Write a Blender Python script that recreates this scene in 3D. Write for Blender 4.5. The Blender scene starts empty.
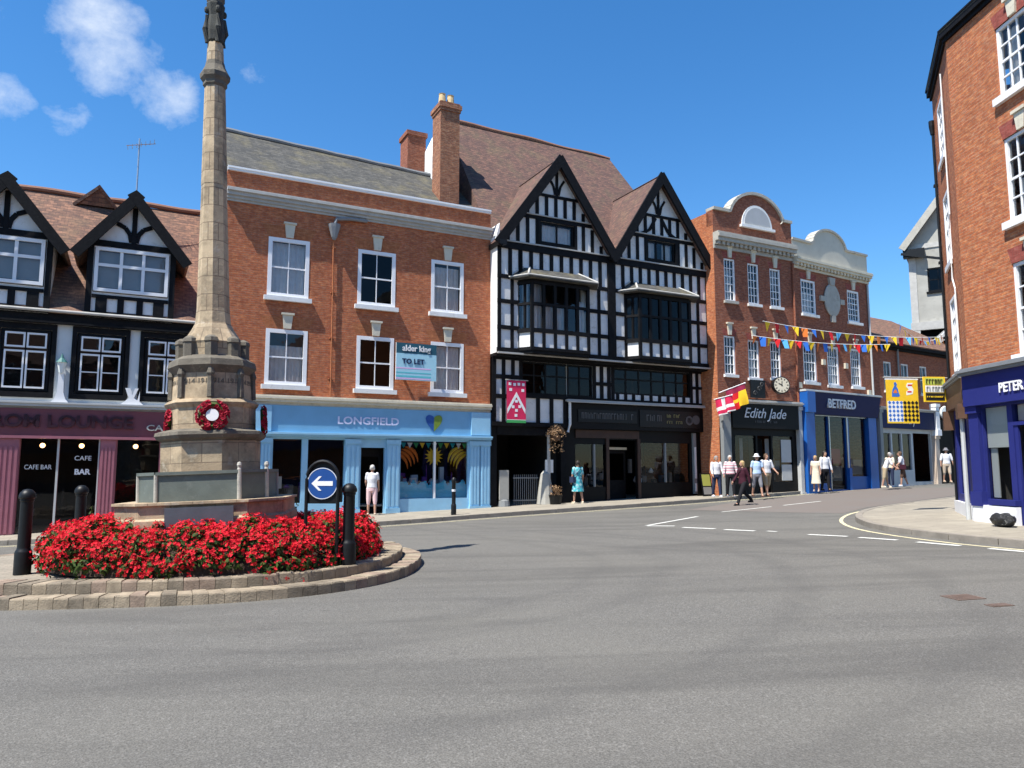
import bpy, bmesh, math, random
from mathutils import Vector, Matrix, Euler
R = math.radians
rnd = random.Random(11)
SC = bpy.context.scene
COL = SC.collection

def G(x, y):
    x = max(-45, min(60, x)); y = max(-30, min(85, y))
    return .028 * x + .006 * y - .11

# ------------------------------------------------------------------ mesh builder
class Fr:
    """frame of a building face: parts built in (along, into, up) metres"""
    def __init__(s, emp, loc=(0, 0, 0), rz=0): s.emp, s.loc, s.rz = emp, loc, rz

class MB:
    def __init__(s): s.v = []; s.f = []; s.m = []
    def face(s, pts, m=0):
        i = len(s.v); s.v += [tuple(p) for p in pts]; s.f.append(list(range(i, i + len(pts)))); s.m.append(m)
        return s
    def box(s, x0, x1, y0, y1, z0, z1, m=0):
        i = len(s.v)
        s.v += [(x0,y0,z0),(x1,y0,z0),(x1,y1,z0),(x0,y1,z0),(x0,y0,z1),(x1,y0,z1),(x1,y1,z1),(x0,y1,z1)]
        for q in ((0,1,5,4),(1,2,6,5),(2,3,7,6),(3,0,4,7),(4,5,6,7),(3,2,1,0)):
            s.f.append([i + k for k in q]); s.m.append(m)
        return s
    def loft(s, rings, m=0, cap=True):
        i = len(s.v); n = len(rings[0])
        for r in rings: s.v += [tuple(p) for p in r]
        for a in range(len(rings) - 1):
            for k in range(n):
                s.f.append([i+a*n+k, i+a*n+(k+1)%n, i+(a+1)*n+(k+1)%n, i+(a+1)*n+k]); s.m.append(m)
        if cap:
            s.f.append([i + k for k in reversed(range(n))]); s.m.append(m)
            b = i + (len(rings)-1)*n
            s.f.append([b + k for k in range(n)]); s.m.append(m)
        return s
    def prism(s, poly, y0, y1, m=0):          # outline in (x, z), counter-clockwise seen from -y
        return s.loft([[(x, y0, z) for x, z in reversed(poly)], [(x, y1, z) for x, z in reversed(poly)]], m)
    def extr(s, poly, z0, z1, m=0):           # outline in (x, y)
        return s.loft([[(x, y, z0) for x, y in poly], [(x, y, z1) for x, y in poly]], m)
    def slab(s, quad, t, m=0):                # sloping slab: 4+ points and a thickness downwards along its normal
        q = [Vector(p) for p in quad]; n = (q[1]-q[0]).cross(q[2]-q[0]).normalized()
        if n.z < 0: n = -n; q.reverse()
        return s.loft([[p - n*t for p in q], q], m)
    def beam(s, p0, p1, w, y, d, m=0):        # beam in the (x, z) plane
        a = Vector((p0[0], 0, p0[1])); b = Vector((p1[0], 0, p1[1])); t = (b-a).normalized(); n = Vector((-t.z, 0, t.x)) * (w/2)
        P = [a-n, b-n, b+n, a+n]
        return s.prism([(p.x, p.z) for p in P], y-d, y, m)
    def lathe(s, prof, n=16, c=(0,0,0), m=0, rot=0, ax=None):
        rings = []
        for r, z in prof:
            rr = max(r, 1e-4)
            rings.append([Vector((rr*math.cos(rot+2*math.pi*k/n), rr*math.sin(rot+2*math.pi*k/n), z)) for k in range(n)])
        if ax is not None:
            M = Vector((0,0,1)).rotation_difference(Vector(ax).normalized()).to_matrix()
            rings = [[M @ p for p in r] for r in rings]
        c = Vector(c)
        return s.loft([[p + c for p in r] for r in rings], m)
    def tube(s, pts, r, n=8, m=0):
        pts = [Vector(p) for p in pts]; rings = []
        up = Vector((0, 0, 1))
        for i, p in enumerate(pts):
            t = (pts[min(i+1, len(pts)-1)] - pts[max(i-1, 0)]).normalized()
            a = t.cross(up)
            if a.length < .1: a = t.cross(Vector((1, 0, 0)))
            a.normalize(); b = a.cross(t).normalized()
            rr = r[i] if isinstance(r, (list, tuple)) else r
            rings.append([p + (a*math.cos(2*math.pi*k/n) + b*math.sin(2*math.pi*k/n))*rr for k in range(n)])
        return s.loft(rings, m)
    def ball(s, c, r, nu=12, nv=8, m=0):
        rx, ry, rz = r if isinstance(r, (list, tuple)) else (r, r, r)
        c = Vector(c)
        rings = [[c + Vector((rx*math.sin(t)*math.cos(2*math.pi*k/nu), ry*math.sin(t)*math.sin(2*math.pi*k/nu), -rz*math.cos(t))) for k in range(nu)]
                 for t in [max(.02, min(math.pi-.02, math.pi*i/nv)) for i in range(nv+1)]]
        return s.loft(rings, m)
    def holes(s, x0, x1, z0, z1, hs, y=0, rev=.16, m=0, top=None):
        """wall sheet facing -y with rectangular openings and their reveals"""
        xs = sorted({x0, x1, *[c for h in hs for c in h[:2] if x0 < c < x1]})
        zs = sorted({z0, z1, *[c for h in hs for c in h[2:4] if z0 < c < z1]})
        for a, b in zip(xs, xs[1:]):
            for c, d in zip(zs, zs[1:]):
                mx, mz = (a+b)/2, (c+d)/2
                if any(h[0] < mx < h[1] and h[2] < mz < h[3] for h in hs): continue
                s.face([(a,y,c),(b,y,c),(b,y,d),(a,y,d)], m)
        for a, b, c, d in [h[:4] for h in hs]:
            s.face([(a,y,c),(a,y,d),(a,y+rev,d),(a,y+rev,c)], m); s.face([(b,y,d),(b,y,c),(b,y+rev,c),(b,y+rev,d)], m)
            s.face([(a,y,d),(b,y,d),(b,y+rev,d),(a,y+rev,d)], m); s.face([(b,y,c),(a,y,c),(a,y+rev,c),(b,y+rev,c)], m)
        return s
    def build(s, name, mats, parent=None, smooth=None, weld=False, bevel=0, fixn=True):
        me = bpy.data.meshes.new(name)
        me.from_pydata(s.v, [], s.f); me.update()
        if not isinstance(mats, (list, tuple)): mats = [mats]
        for k in mats: me.materials.append(M[k])
        me.polygons.foreach_set('material_index', s.m)
        if weld or bevel or smooth:
            bm = bmesh.new(); bm.from_mesh(me)
            bmesh.ops.remove_doubles(bm, verts=bm.verts, dist=1e-4)
            if bevel:
                ed = [e for e in bm.edges if len(e.link_faces) == 2 and e.calc_face_angle(0) > .6]
                bmesh.ops.bevel(bm, geom=ed, offset=bevel, segments=1, affect='EDGES')
            bmesh.ops.recalc_face_normals(bm, faces=bm.faces)
            bm.to_mesh(me); bm.free()
        uvmap(me)
        if smooth:
            me.polygons.foreach_set('use_smooth', [True]*len(me.polygons))
            me.set_sharp_from_angle(angle=R(smooth if smooth > 1 else 40))
        return link(name, me, parent)

def uvmap(me):
    uv = me.uv_layers.new(name='UVMap'); co = me.vertices
    dat = [0.0]*(2*len(me.loops))
    for p in me.polygons:
        n = p.normal
        if abs(n.z) > .995: u = Vector((1,0,0)); v = Vector((0,1,0))
        else:
            u = Vector((0,0,1)).cross(n); u.normalize(); v = n.cross(u)
        for li in p.loop_indices:
            c = co[me.loops[li].vertex_index].co
            dat[2*li] = c.dot(u); dat[2*li+1] = c.dot(v)
    uv.data.foreach_set('uv', dat)

def link(name, me, parent=None):
    o = bpy.data.objects.new(name, me); COL.objects.link(o)
    if isinstance(parent, Fr):
        o.parent = parent.emp; o.location = parent.loc; o.rotation_euler.z = parent.rz
    elif parent is not None: o.parent = parent
    return o

def empty(name, loc=(0,0,0), rz=0):
    o = bpy.data.objects.new(name, None); COL.objects.link(o); o.location = loc; o.rotation_euler.z = rz; o.empty_display_size = .2
    return o
def tag(o, label, cat, group=None):
    o['label'] = label; o['category'] = cat
    if group: o['group'] = group
    return o
def struct(o, kind='structure'): o['kind'] = kind; return o

def text(s, size, mat, parent, loc, align='CENTER', ext=.012, shear=0, bold=0, sx=1, name='lettering', rz=0):
    cu = bpy.data.curves.new('txt', 'FONT'); cu.body = s; cu.size = size; cu.extrude = ext; cu.shear = shear; cu.offset = bold
    cu.align_x = align; cu.align_y = 'CENTER'; cu.resolution_u = 3
    ob = bpy.data.objects.new('txt', cu); COL.objects.link(ob)
    dg = bpy.context.evaluated_depsgraph_get(); me = bpy.data.meshes.new_from_object(ob.evaluated_get(dg))
    bpy.data.objects.remove(ob); bpy.data.curves.remove(cu)
    me.name = name
    x0, y0, z0 = loc
    for v in me.vertices:
        x, y, z = v.co; x *= sx
        v.co = (x0 + x*math.cos(rz) + z*math.sin(rz), y0 + x*math.sin(rz) - z*math.cos(rz), z0 + y)
    me.materials.clear(); me.materials.append(M[mat]); uvmap(me) if not me.uv_layers else None
    return link(name, me, parent)

# ------------------------------------------------------------------ materials
M = {}
class NT:
    def __init__(s, name):
        s.m = bpy.data.materials.new(name); s.m.use_nodes = True; s.t = s.m.node_tree; s.t.nodes.clear(); M[name] = s.m
        s.out = s.n('ShaderNodeOutputMaterial')
    def n(s, t, **k):
        x = s.t.nodes.new(t)
        for a, b in k.items(): setattr(x, a, b)
        return x
    def l(s, a, b): s.t.links.new(a, b)
    def val(s, sock, v):
        if hasattr(v, 'links'): s.l(v, sock)
        else: sock.default_value = v
    def math(s, op, a, b=0, c=0):
        x = s.n('ShaderNodeMath', operation=op); s.val(x.inputs[0], a); s.val(x.inputs[1], b); s.val(x.inputs[2], c); return x.outputs[0]
    def mix(s, f, a, b, mode='MIX'):
        x = s.n('ShaderNodeMix', data_type='RGBA', blend_type=mode); s.val(x.inputs[0], f)
        s.val(x.inputs[6], a if hasattr(a, 'links') else (*a, 1)); s.val(x.inputs[7], b if hasattr(b, 'links') else (*b, 1)); return x.outputs[2]
    def noise(s, scale, detail=4, rough=.55, vec=None, dist=0):
        x = s.n('ShaderNodeTexNoise'); x.inputs['Scale'].default_value = scale; x.inputs['Detail'].default_value = detail
        x.inputs['Roughness'].default_value = rough; x.inputs['Distortion'].default_value = dist
        s.l(vec if vec is not None else s.obj(), x.inputs['Vector']); return x.outputs['Fac']
    def ramp(s, f, stops):
        x = s.n('ShaderNodeValToRGB'); e = x.color_ramp.elements
        while len(e) < len(stops): e.new(.5)
        for i, (p, c) in enumerate(stops): e[i].position = p; e[i].color = (*c, 1) if len(c) == 3 else c
        s.l(f, x.inputs[0]); return x.outputs[0]
    def obj(s):
        if not hasattr(s, '_o'): s._o = s.n('ShaderNodeTexCoord')
        return s._o.outputs['Object']
    def uv(s):
        s.obj(); return s._o.outputs['UV']
    def world(s):
        if not hasattr(s, '_g'): s._g = s.n('ShaderNodeNewGeometry')
        return s._g.outputs['Position']
    def scale(s, vec, x, y, z=1, rz=0):
        p = s.n('ShaderNodeMapping'); p.inputs['Scale'].default_value = (x, y, z); p.inputs['Rotation'].default_value = (0, 0, rz); s.l(vec, p.inputs['Vector']); return p.outputs[0]
    def bump(s, h, strength=.3, dist=.01):
        x = s.n('ShaderNodeBump'); x.inputs['Strength'].default_value = strength; x.inputs['Distance'].default_value = dist
        s.l(h, x.inputs['Height']); return x.outputs[0]
    def bsdf(s, col, rough=.7, spec=.4, normal=None, metal=0, **kw):
        b = s.n('ShaderNodeBsdfPrincipled')
        s.val(b.inputs['Base Color'], col if hasattr(col, 'links') else (*col, 1)); s.val(b.inputs['Roughness'], rough)
        b.inputs['Specular IOR Level'].default_value = spec; b.inputs['Metallic'].default_value = metal
        for k, v in kw.items(): s.val(b.inputs[k.replace('_', ' ')], v)
        if normal is not None: s.l(normal, b.inputs['Normal'])
        s.l(b.outputs[0], s.out.inputs['Surface']); return b

def paint(name, col, rough=.5, var=.12, sc=3, bump=.08, spec=.4, metal=0, wear=None):
    t = NT(name)
    n1 = t.noise(sc, 5, .6); n2 = t.noise(sc*9, 3, .6)
    a = tuple(max(0, c*(1-var)) for c in col); b = tuple(min(1, c*(1+var)) for c in col)
    c = t.mix(t.math('MULTIPLY_ADD', n1, 1.6, -.3), a, b)
    if wear:
        f = t.ramp(t.noise(sc*2.2, 6, .7), [(.56, (0,0,0)), (.68, (1,1,1))])
        c = t.mix(t.math('MULTIPLY', f, .55), c, wear)
    t.bsdf(c, t.math('MULTIPLY_ADD', n2, .2, rough-.1), spec, t.bump(n2, bump, .01), metal)

def brick(name, c1, c2, mortar, bw=.228, bh=.075, mort=.010, blotch=(.25, .08, .06), bl=.35, soot=.3):
    t = NT(name); uv = t.uv()
    b = t.n('ShaderNodeTexBrick'); b.offset = .5
    b.inputs['Color1'].default_value = (*c1, 1); b.inputs['Color2'].default_value = (*c2, 1); b.inputs['Mortar'].default_value = (*mortar, 1)
    b.inputs['Scale'].default_value = 1; b.inputs['Brick Width'].default_value = bw; b.inputs['Row Height'].default_value = bh
    b.inputs['Mortar Size'].default_value = mort; b.inputs['Mortar Smooth'].default_value = .3; b.inputs['Bias'].default_value = -.1
    t.l(uv, b.inputs['Vector'])
    b2 = t.n('ShaderNodeTexBrick'); b2.offset = .5
    for k, v in (('Color1', (1,1,1,1)), ('Color2', (0,0,0,1)), ('Mortar', (.5,.5,.5,1)), ('Scale', 1), ('Brick Width', bw), ('Row Height', bh), ('Mortar Size', 0), ('Bias', -.35)): b2.inputs[k].default_value = v
    t.l(t.scale(uv, 1, 1), b2.inputs['Vector'])
    n1 = t.noise(.9, 5, .65); n2 = t.noise(14, 3, .6); n3 = t.noise(.35, 3, .5)
    c = t.mix(t.math('MULTIPLY', t.ramp(t.noise(5, 4, .7), [(.45, (0,0,0)), (.65, (1,1,1))]), bl), b.outputs['Color'], blotch)
    c = t.mix(t.math('MULTIPLY', t.ramp(n1, [(.42, (0,0,0)), (.72, (1,1,1))]), soot), c, (.10, .055, .04))
    c = t.mix(t.math('MULTIPLY_ADD', n2, .5, -.05), c, tuple(min(1, x*1.25+.02) for x in c1))
    c = t.mix(t.math('MULTIPLY', b2.outputs['Color'], .38), c, tuple(x*.5 for x in c2))
    c = t.mix(t.math('MULTIPLY', t.ramp(t.noise(3.1, 6, .72), [(.50, (0,0,0)), (.64, (1,1,1))]), soot*.7), c, tuple(x*.6 for x in c2))
    c = t.mix(t.math('MULTIPLY', t.ramp(t.noise(1, 3, .6, t.scale(uv, 1.3, .22)), [(.52, (0,0,0)), (.72, (1,1,1))]), soot*.45), c, (.14, .06, .04))
    a1 = t.noise(1, 3, .75, t.scale(uv, 5.2, 11.5)); a2 = t.noise(1, 2, .7, t.scale(uv, 3.1, 24))
    c = t.mix(t.math('MULTIPLY', t.ramp(a1, [(.42, (1,1,1)), (.53, (0,0,0))]), .42), c, tuple(x*.45 for x in c2))
    c = t.mix(t.math('MULTIPLY', t.ramp(a1, [(.56, (0,0,0)), (.68, (1,1,1))]), .50), c, (min(1, c1[0]*1.12), c1[1]*1.55, c1[2]*1.7))
    c = t.mix(t.math('MULTIPLY', t.ramp(a2, [(.56, (0,0,0)), (.66, (1,1,1))]), .38), c, mortar)
    h = t.math('ADD', t.math('MULTIPLY', b.outputs['Fac'], -.8), t.math('MULTIPLY', n2, .5))
    t.bsdf(c, .88, .25, t.bump(h, .6, .012))

def tile(name, c1, c2, rw=.17, rh=.11, moss=(.10, .10, .05), ml=.2, dark=(.07,.045,.04)):
    t = NT(name); uv = t.uv()
    wob = t.n('ShaderNodeVectorMath', operation='ADD'); t.l(uv, wob.inputs[0])
    ns = t.n('ShaderNodeTexNoise'); ns.inputs['Scale'].default_value = .8; t.l(uv, ns.inputs['Vector'])
    sc = t.n('ShaderNodeVectorMath', operation='MULTIPLY'); t.l(ns.outputs['Color'], sc.inputs[0]); sc.inputs[1].default_value = (.05, .10, 0); t.l(sc.outputs[0], wob.inputs[1])
    v = wob.outputs[0]
    b = t.n('ShaderNodeTexBrick'); b.offset = .5
    for k, x in (('Color1', (*c1, 1)), ('Color2', (*c2, 1)), ('Mortar', (*dark, 1)), ('Scale', 1), ('Brick Width', rw), ('Row Height', rh), ('Mortar Size', .006), ('Bias', 0)): b.inputs[k].default_value = x
    t.l(v, b.inputs['Vector'])
    sx = t.n('ShaderNodeSeparateXYZ'); t.l(v, sx.inputs[0])
    fr = t.math('FRACT', t.math('DIVIDE', sx.outputs[1], rh))
    n1 = t.noise(1.1, 5, .65); n2 = t.noise(9, 4, .65)
    c = t.mix(t.math('MULTIPLY', t.ramp(n2, [(.4, (0,0,0)), (.65, (1,1,1))]), .45), b.outputs['Color'], tuple(x*.6 for x in c2))
    c = t.mix(t.math('MULTIPLY', t.ramp(n1, [(.48, (0,0,0)), (.68, (1,1,1))]), ml), c, moss)
    c = t.mix(t.math('MULTIPLY', t.ramp(fr, [(.0, (1,1,1)), (.16, (0,0,0))]), .55), c, dark)
    a1 = t.noise(1, 3, .75, t.scale(v, 3.6, 9.0))
    c = t.mix(t.math('MULTIPLY', t.ramp(a1, [(.40, (1,1,1)), (.52, (0,0,0))]), .6), c, dark)
    c = t.mix(t.math('MULTIPLY', t.ramp(a1, [(.56, (0,0,0)), (.68, (1,1,1))]), .5), c, tuple(min(1, x*1.5) for x in c1))
    h = t.math('ADD', t.math('MULTIPLY', fr, -1.0), t.math('MULTIPLY', n2, .5))
    t.bsdf(c, .85, .3, t.bump(h, .8, .03))

def glass(name, tint=.75, refl=1.0, rough=.03, wav=.02):
    t = NT(name)
    tr = t.n('ShaderNodeBsdfTransparent'); tr.inputs[0].default_value = (tint, tint*1.01, tint, 1)
    gl = t.n('ShaderNodeBsdfGlossy'); gl.inputs['Roughness'].default_value = rough; gl.inputs[0].default_value = (.95, .97, 1, 1)
    nb = t.bump(t.noise(1.7, 2, .5), wav*6, .03); t.l(nb, gl.inputs['Normal'])
    fr = t.n('ShaderNodeFresnel'); fr.inputs['IOR'].default_value = 1.52
    f = t.math('MINIMUM', t.math('MULTIPLY_ADD', fr.outputs[0], 1.6*refl, .03*refl), 1)
    mx = t.n('ShaderNodeMixShader'); t.l(f, mx.inputs[0]); t.l(tr.outputs[0], mx.inputs[1]); t.l(gl.outputs[0], mx.inputs[2])
    t.l(mx.outputs[0], t.out.inputs['Surface'])

brick('georgian_brick', (.66, .20, .075), (.42, .10, .048), (.36, .25, .17), blotch=(.60, .25, .10), bl=.6, soot=.45)
brick('dark_brick', (.42, .13, .06), (.24, .068, .042), (.28, .2, .15), blotch=(.36, .15, .09), bl=.3, soot=.4)
brick('orange_brick', (.64, .205, .072), (.38, .095, .044), (.42, .30, .20), blotch=(.56, .27, .12), bl=.55, soot=.34)
brick('rubbed_brick', (.50, .17, .065), (.44, .14, .055), (.42, .22, .12), bw=.075, bh=.30, mort=.005, soot=.12)
brick('red_rubbed_brick', (.36, .085, .065), (.30, .07, .05), (.34, .16, .12), bw=.075, bh=.30, mort=.005, soot=.1)
brick('old_chimney_brick', (.50, .21, .10), (.22, .075, .05), (.34, .26, .18), blotch=(.12, .08, .06), bl=.5, soot=.4)
tile('old_clay_tile', (.175, .092, .068), (.095, .056, .047), ml=.45, moss=(.13, .11, .06), rw=.2, rh=.15)
tile('warm_clay_tile', (.26, .135, .085), (.135, .075, .055), ml=.45, moss=(.16, .12, .07), rw=.2, rh=.15)
tile('stone_slate', (.105, .10, .088), (.055, .055, .052), rw=.32, rh=.2, ml=.6, moss=(.17, .145, .075), dark=(.04,.04,.036))
paint('white_paint', (.80, .80, .80), .45, .05)
paint('aged_white_paint', (.72, .72, .70), .6, .10, wear=(.45, .43, .38))
paint('plaster', (.70, .70, .68), .85, .14, 2.5, .4, wear=(.42, .41, .37))
paint('grey_plaster', (.62, .65, .64), .8, .08, 2, .2)
paint('cream_render', (.52, .49, .41), .85, .12, 1.5, .3, wear=(.42, .38, .31))
paint('black_timber', (.007, .007, .008), .65, .6, 6, .6, .14, wear=(.022, .021, .020))
paint('black_paint', (.006, .006, .0065), .5, .3, 4, .05, .15)
paint('black_iron', (.007, .0075, .008), .45, .4, 12, .15, .28)
paint('maroon_paint', (.34, .125, .155), .45, .15, 2, .06)
paint('maroon_letter', (.035, .012, .02), .35, .15)
paint('sky_blue_paint', (.27, .51, .69), .5, .10, 2, .05, wear=(.36, .54, .68))
paint('navy_paint', (.022, .028, .155), .45, .12, 2, .04, .2)
paint('deep_navy_paint', (.010, .016, .07), .5, .15, 2, .04, .15)
paint('bright_blue_paint', (.012, .095, .36), .38, .12, 2, .04)
paint('grey_paint', (.22, .23, .23), .5, .1)
paint('pale_grey_paint', (.46, .47, .46), .5, .1)
paint('silver_letter', (.62, .64, .66), .35, .05)
paint('dim_letter', (.085, .085, .085), .6, .2)
paint('gold_letter', (.20, .18, .07), .5, .2)
paint('brown_wood', (.10, .05, .028), .6, .3, 5, .2)
paint('tan_wood', (.33, .22, .13), .6, .2, 5, .2)
paint('grey_render', (.37, .36, .32), .9, .2, 1.2, .4, .2, wear=(.20, .19, .165))
paint('grey_stone', (.40, .38, .33), .85, .18, 3, .4, wear=(.22, .21, .18))
paint('cream_stone', (.60, .55, .43), .8, .15, 3, .3, wear=(.36, .33, .26))
paint('lead', (.20, .21, .22), .55, .15, 4, .2)
paint('pale_lead', (.42, .41, .38), .7, .2, 4, .3)
paint('steel', (.42, .43, .44), .35, .1, 5, .05, .5, .8)
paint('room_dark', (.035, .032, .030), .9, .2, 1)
paint('room_mid', (.18, .17, .16), .9, .2, 1)
paint('net_curtain', (.76, .77, .78), .9, .12, 5, .3)
paint('blind_grey', (.40, .41, .42), .9, .1, 2, .1)
paint('blind_white', (.70, .74, .72), .85, .05, 2, .1)
paint('terracotta', (.25, .125, .08), .8, .2, 5, .3)
paint('buff_pot', (.56, .42, .22), .8, .2, 5, .3)
glass('window_glass', .86, .5, .02, .03)
glass('shop_glass', .70, .30, .01, .01)
glass('black_glass', .20, .2, .02, .03)
for nm, c in dict(red=(.62,.02,.025), yellow=(.85,.55,.03), blue=(.04,.16,.55), orange=(.75,.20,.04), pink=(.66,.03,.10), green=(.06,.35,.10), white=(.82,.82,.80), sky=(.12,.45,.78), teal=(.03,.38,.42), purple=(.20,.06,.35), black=(.015,.015,.016), lime=(.50,.58,.10)).items():
    paint('cloth_' + nm, c, .75, .1, 6, .1, .2)
# ------------------------------------------------------------------ ground materials
def asphalt():
    t = NT('asphalt'); w = t.world()
    fine = t.noise(70, 4, .8, w); mid = t.noise(22, 4, .7, w); pat = t.noise(.22, 5, .6, w); pat2 = t.noise(.8, 5, .65, w)
    # traffic polish: long soft bands along the running lanes
    st = t.noise(1, 5, .6, t.scale(w, .10, .55, 1, R(-24)), 1.6)
    vo = t.n('ShaderNodeTexVoronoi'); vo.inputs['Scale'].default_value = 62; t.l(w, vo.inputs['Vector'])
    c = t.mix(t.ramp(fine, [(.37, (0,0,0)), (.63, (1,1,1))]), (.072, .0695, .063), (.182, .175, .158))
    c = t.mix(t.math('MULTIPLY', t.ramp(vo.outputs['Color'], [(.70, (0,0,0)), (.78, (1,1,1))]), .24), c, (.31, .30, .28))
    c = t.mix(t.math('MULTIPLY', t.ramp(pat, [(.40, (0,0,0)), (.68, (1,1,1))]), .45), c, (.168, .160, .137))
    c = t.mix(t.math('MULTIPLY', t.ramp(st, [(.47, (0,0,0)), (.66, (1,1,1))]), .36), c, (.056, .054, .051))
    c = t.mix(t.math('MULTIPLY', t.ramp(pat2, [(.56, (0,0,0)), (.74, (1,1,1))]), .22), c, (.18, .171, .145))
    # darker arcs where turning tyres scrub the surface
    sx = t.n('ShaderNodeSeparateXYZ'); t.l(w, sx.inputs[0]); tot = None
    nn = t.noise(2.6, 4, .7, w); wob = t.math('MULTIPLY_ADD', t.noise(.5, 2, .5, w), .8, -.4)
    for cx, cy, r, wd, a in ((-4, 12.5, 8.2, .34, .5), (-4, 12.5, 9.9, .30, .5), (-3.5, 13, 6.0, .30, .35), (-3.5, 13, 5.0, .28, .35), (14, 30, 17.5, .26, .55), (14, 30, 19.0, .26, .55), (20, -6, 16.5, .2, .3), (20, -6, 18.0, .2, .3), (8, 34, 14.0, .22, .45), (-2, -22, 28.5, .3, .3), (-2, -22, 30.2, .3, .3)):
        dx = t.math('SUBTRACT', sx.outputs[0], cx); dy = t.math('SUBTRACT', sx.outputs[1], cy)
        d = t.math('SQRT', t.math('ADD', t.math('MULTIPLY', dx, dx), t.math('MULTIPLY', dy, dy)))
        q = t.math('ABSOLUTE', t.math('SUBTRACT', t.math('ADD', d, wob), r)); q = t.math('MULTIPLY', t.math('MAXIMUM', t.math('SUBTRACT', 1, t.math('DIVIDE', q, wd)), 0), a*.7)
        tot = q if tot is None else t.math('MAXIMUM', tot, q)
    c = t.mix(t.math('MULTIPLY', tot, t.math('MULTIPLY_ADD', nn, 2.2, -.35)), c, (.074, .072, .068))
    c = t.mix(t.math('MULTIPLY', t.ramp(t.noise(120, 2, .8, w), [(.36, (1,1,1)), (.48, (0,0,0))]), .55), c, (.055, .054, .052))
    sp = t.ramp(t.noise(1.9, 3, .5, w), [(.70, (0,0,0)), (.73, (1,1,1))]); c = t.mix(t.math('MULTIPLY', sp, .35), c, (.06, .058, .055))
    h = t.math('ADD', t.math('MULTIPLY', fine, .8), t.math('MULTIPLY', vo.outputs['Distance'], .9))
    t.bsdf(c, .88, .25, t.bump(h, .55, .010))
asphalt()
def red_table():
    t = NT('red_asphalt'); w = t.world()
    c = t.mix(t.noise(40, 4, .7, w), (.12, .104, .092), (.185, .158, .14)); c = t.mix(t.math('MULTIPLY', t.ramp(t.noise(.9, 4, .6, w), [(.4, (0,0,0)), (.65, (1,1,1))]), .5), c, (.15, .14, .13))
    t.bsdf(c, .9, .2, t.bump(t.noise(60, 2, .6, w), .4, .01))
red_table()
def paving(name, c1, c2, bw, bh, rz=0, mort=(.14,.125,.10)):
    t = NT(name); w = t.world()
    b = t.n('ShaderNodeTexBrick'); b.offset = .5
    for k, v in (('Color1', (*c1, 1)), ('Color2', (*c2, 1)), ('Mortar', (*mort, 1)), ('Scale', 1), ('Brick Width', bw), ('Row Height', bh), ('Mortar Size', .008), ('Bias', 0)): b.inputs[k].default_value = v
    t.l(t.scale(w, 1, 1, 1, R(rz)), b.inputs['Vector'])
    n = t.noise(1.2, 5, .65, w); n2 = t.noise(26, 3, .7, w)
    c = t.mix(t.math('MULTIPLY', t.ramp(n, [(.42, (0,0,0)), (.7, (1,1,1))]), .45), b.outputs['Color'], tuple(x*.62 for x in c2))
    c = t.mix(t.math('MULTIPLY_ADD', n2, .7, -.15), c, tuple(x*1.2 for x in c1))
    sp = t.ramp(t.noise(7, 2, .5, w), [(.68, (0,0,0)), (.71, (1,1,1))]); c = t.mix(t.math('MULTIPLY', sp, .5), c, (.10, .09, .08))
    t.bsdf(c, .85, .25, t.bump(t.math('MULTIPLY_ADD', b.outputs['Fac'], -.8, n2), .4, .008))
paving('paving_stone', (.30, .27, .215), (.235, .21, .17), .6, .45, -27)
paving('island_paving', (.30, .26, .205), (.22, .195, .155), .22, .11, -10)
paint('kerb_stone', (.23, .205, .17), .85, .3, 3, .4, wear=(.15, .135, .11))
paint('sett_granite', (.285, .235, .17), .88, .45, 5, .9, .2, wear=(.10, .085, .07))
paint('sett_pink', (.25, .19, .145), .88, .4, 5, .9, .2, wear=(.12, .10, .08))
paint('sett_dark', (.19, .16, .12), .88, .45, 5, .9, .2, wear=(.26, .21, .16))
paint('mortar', (.16, .14, .11), .95, .2, 5, .5)
paint('road_paint', (.54, .54, .50), .8, .2, 5, .1, wear=(.22, .215, .20))
paint('road_yellow', (.58, .52, .33), .7, .15, 3, .1, wear=(.30, .28, .22))
paint('rust_iron', (.125, .088, .07), .7, .3, 9, .4, .4)
paint('soil', (.045, .03, .02), .95, .4, 8, .8)
def petal(name, a, b):
    t = NT(name); inf = t.n('ShaderNodeNewGeometry')
    c = t.ramp(inf.outputs['Random Per Island'], [(0, a), (1, b)])
    bs = t.bsdf(c, .65, .2)
    tl = t.n('ShaderNodeBsdfTranslucent'); t.l(c, tl.inputs[0]); mx = t.n('ShaderNodeMixShader'); mx.inputs[0].default_value = .25
    t.l(bs.outputs[0], mx.inputs[1]); t.l(tl.outputs[0], mx.inputs[2]); t.l(mx.outputs[0], t.out.inputs['Surface'])
petal('red_petal', (.34, .003, .010), (.90, .022, .045)); petal('leaf', (.022, .05, .012), (.085, .13, .03)); petal('dry_leaf', (.16, .09, .045), (.40, .26, .15)); petal('wreath_petal', (.30, .01, .03), (.50, .03, .06))
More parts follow.
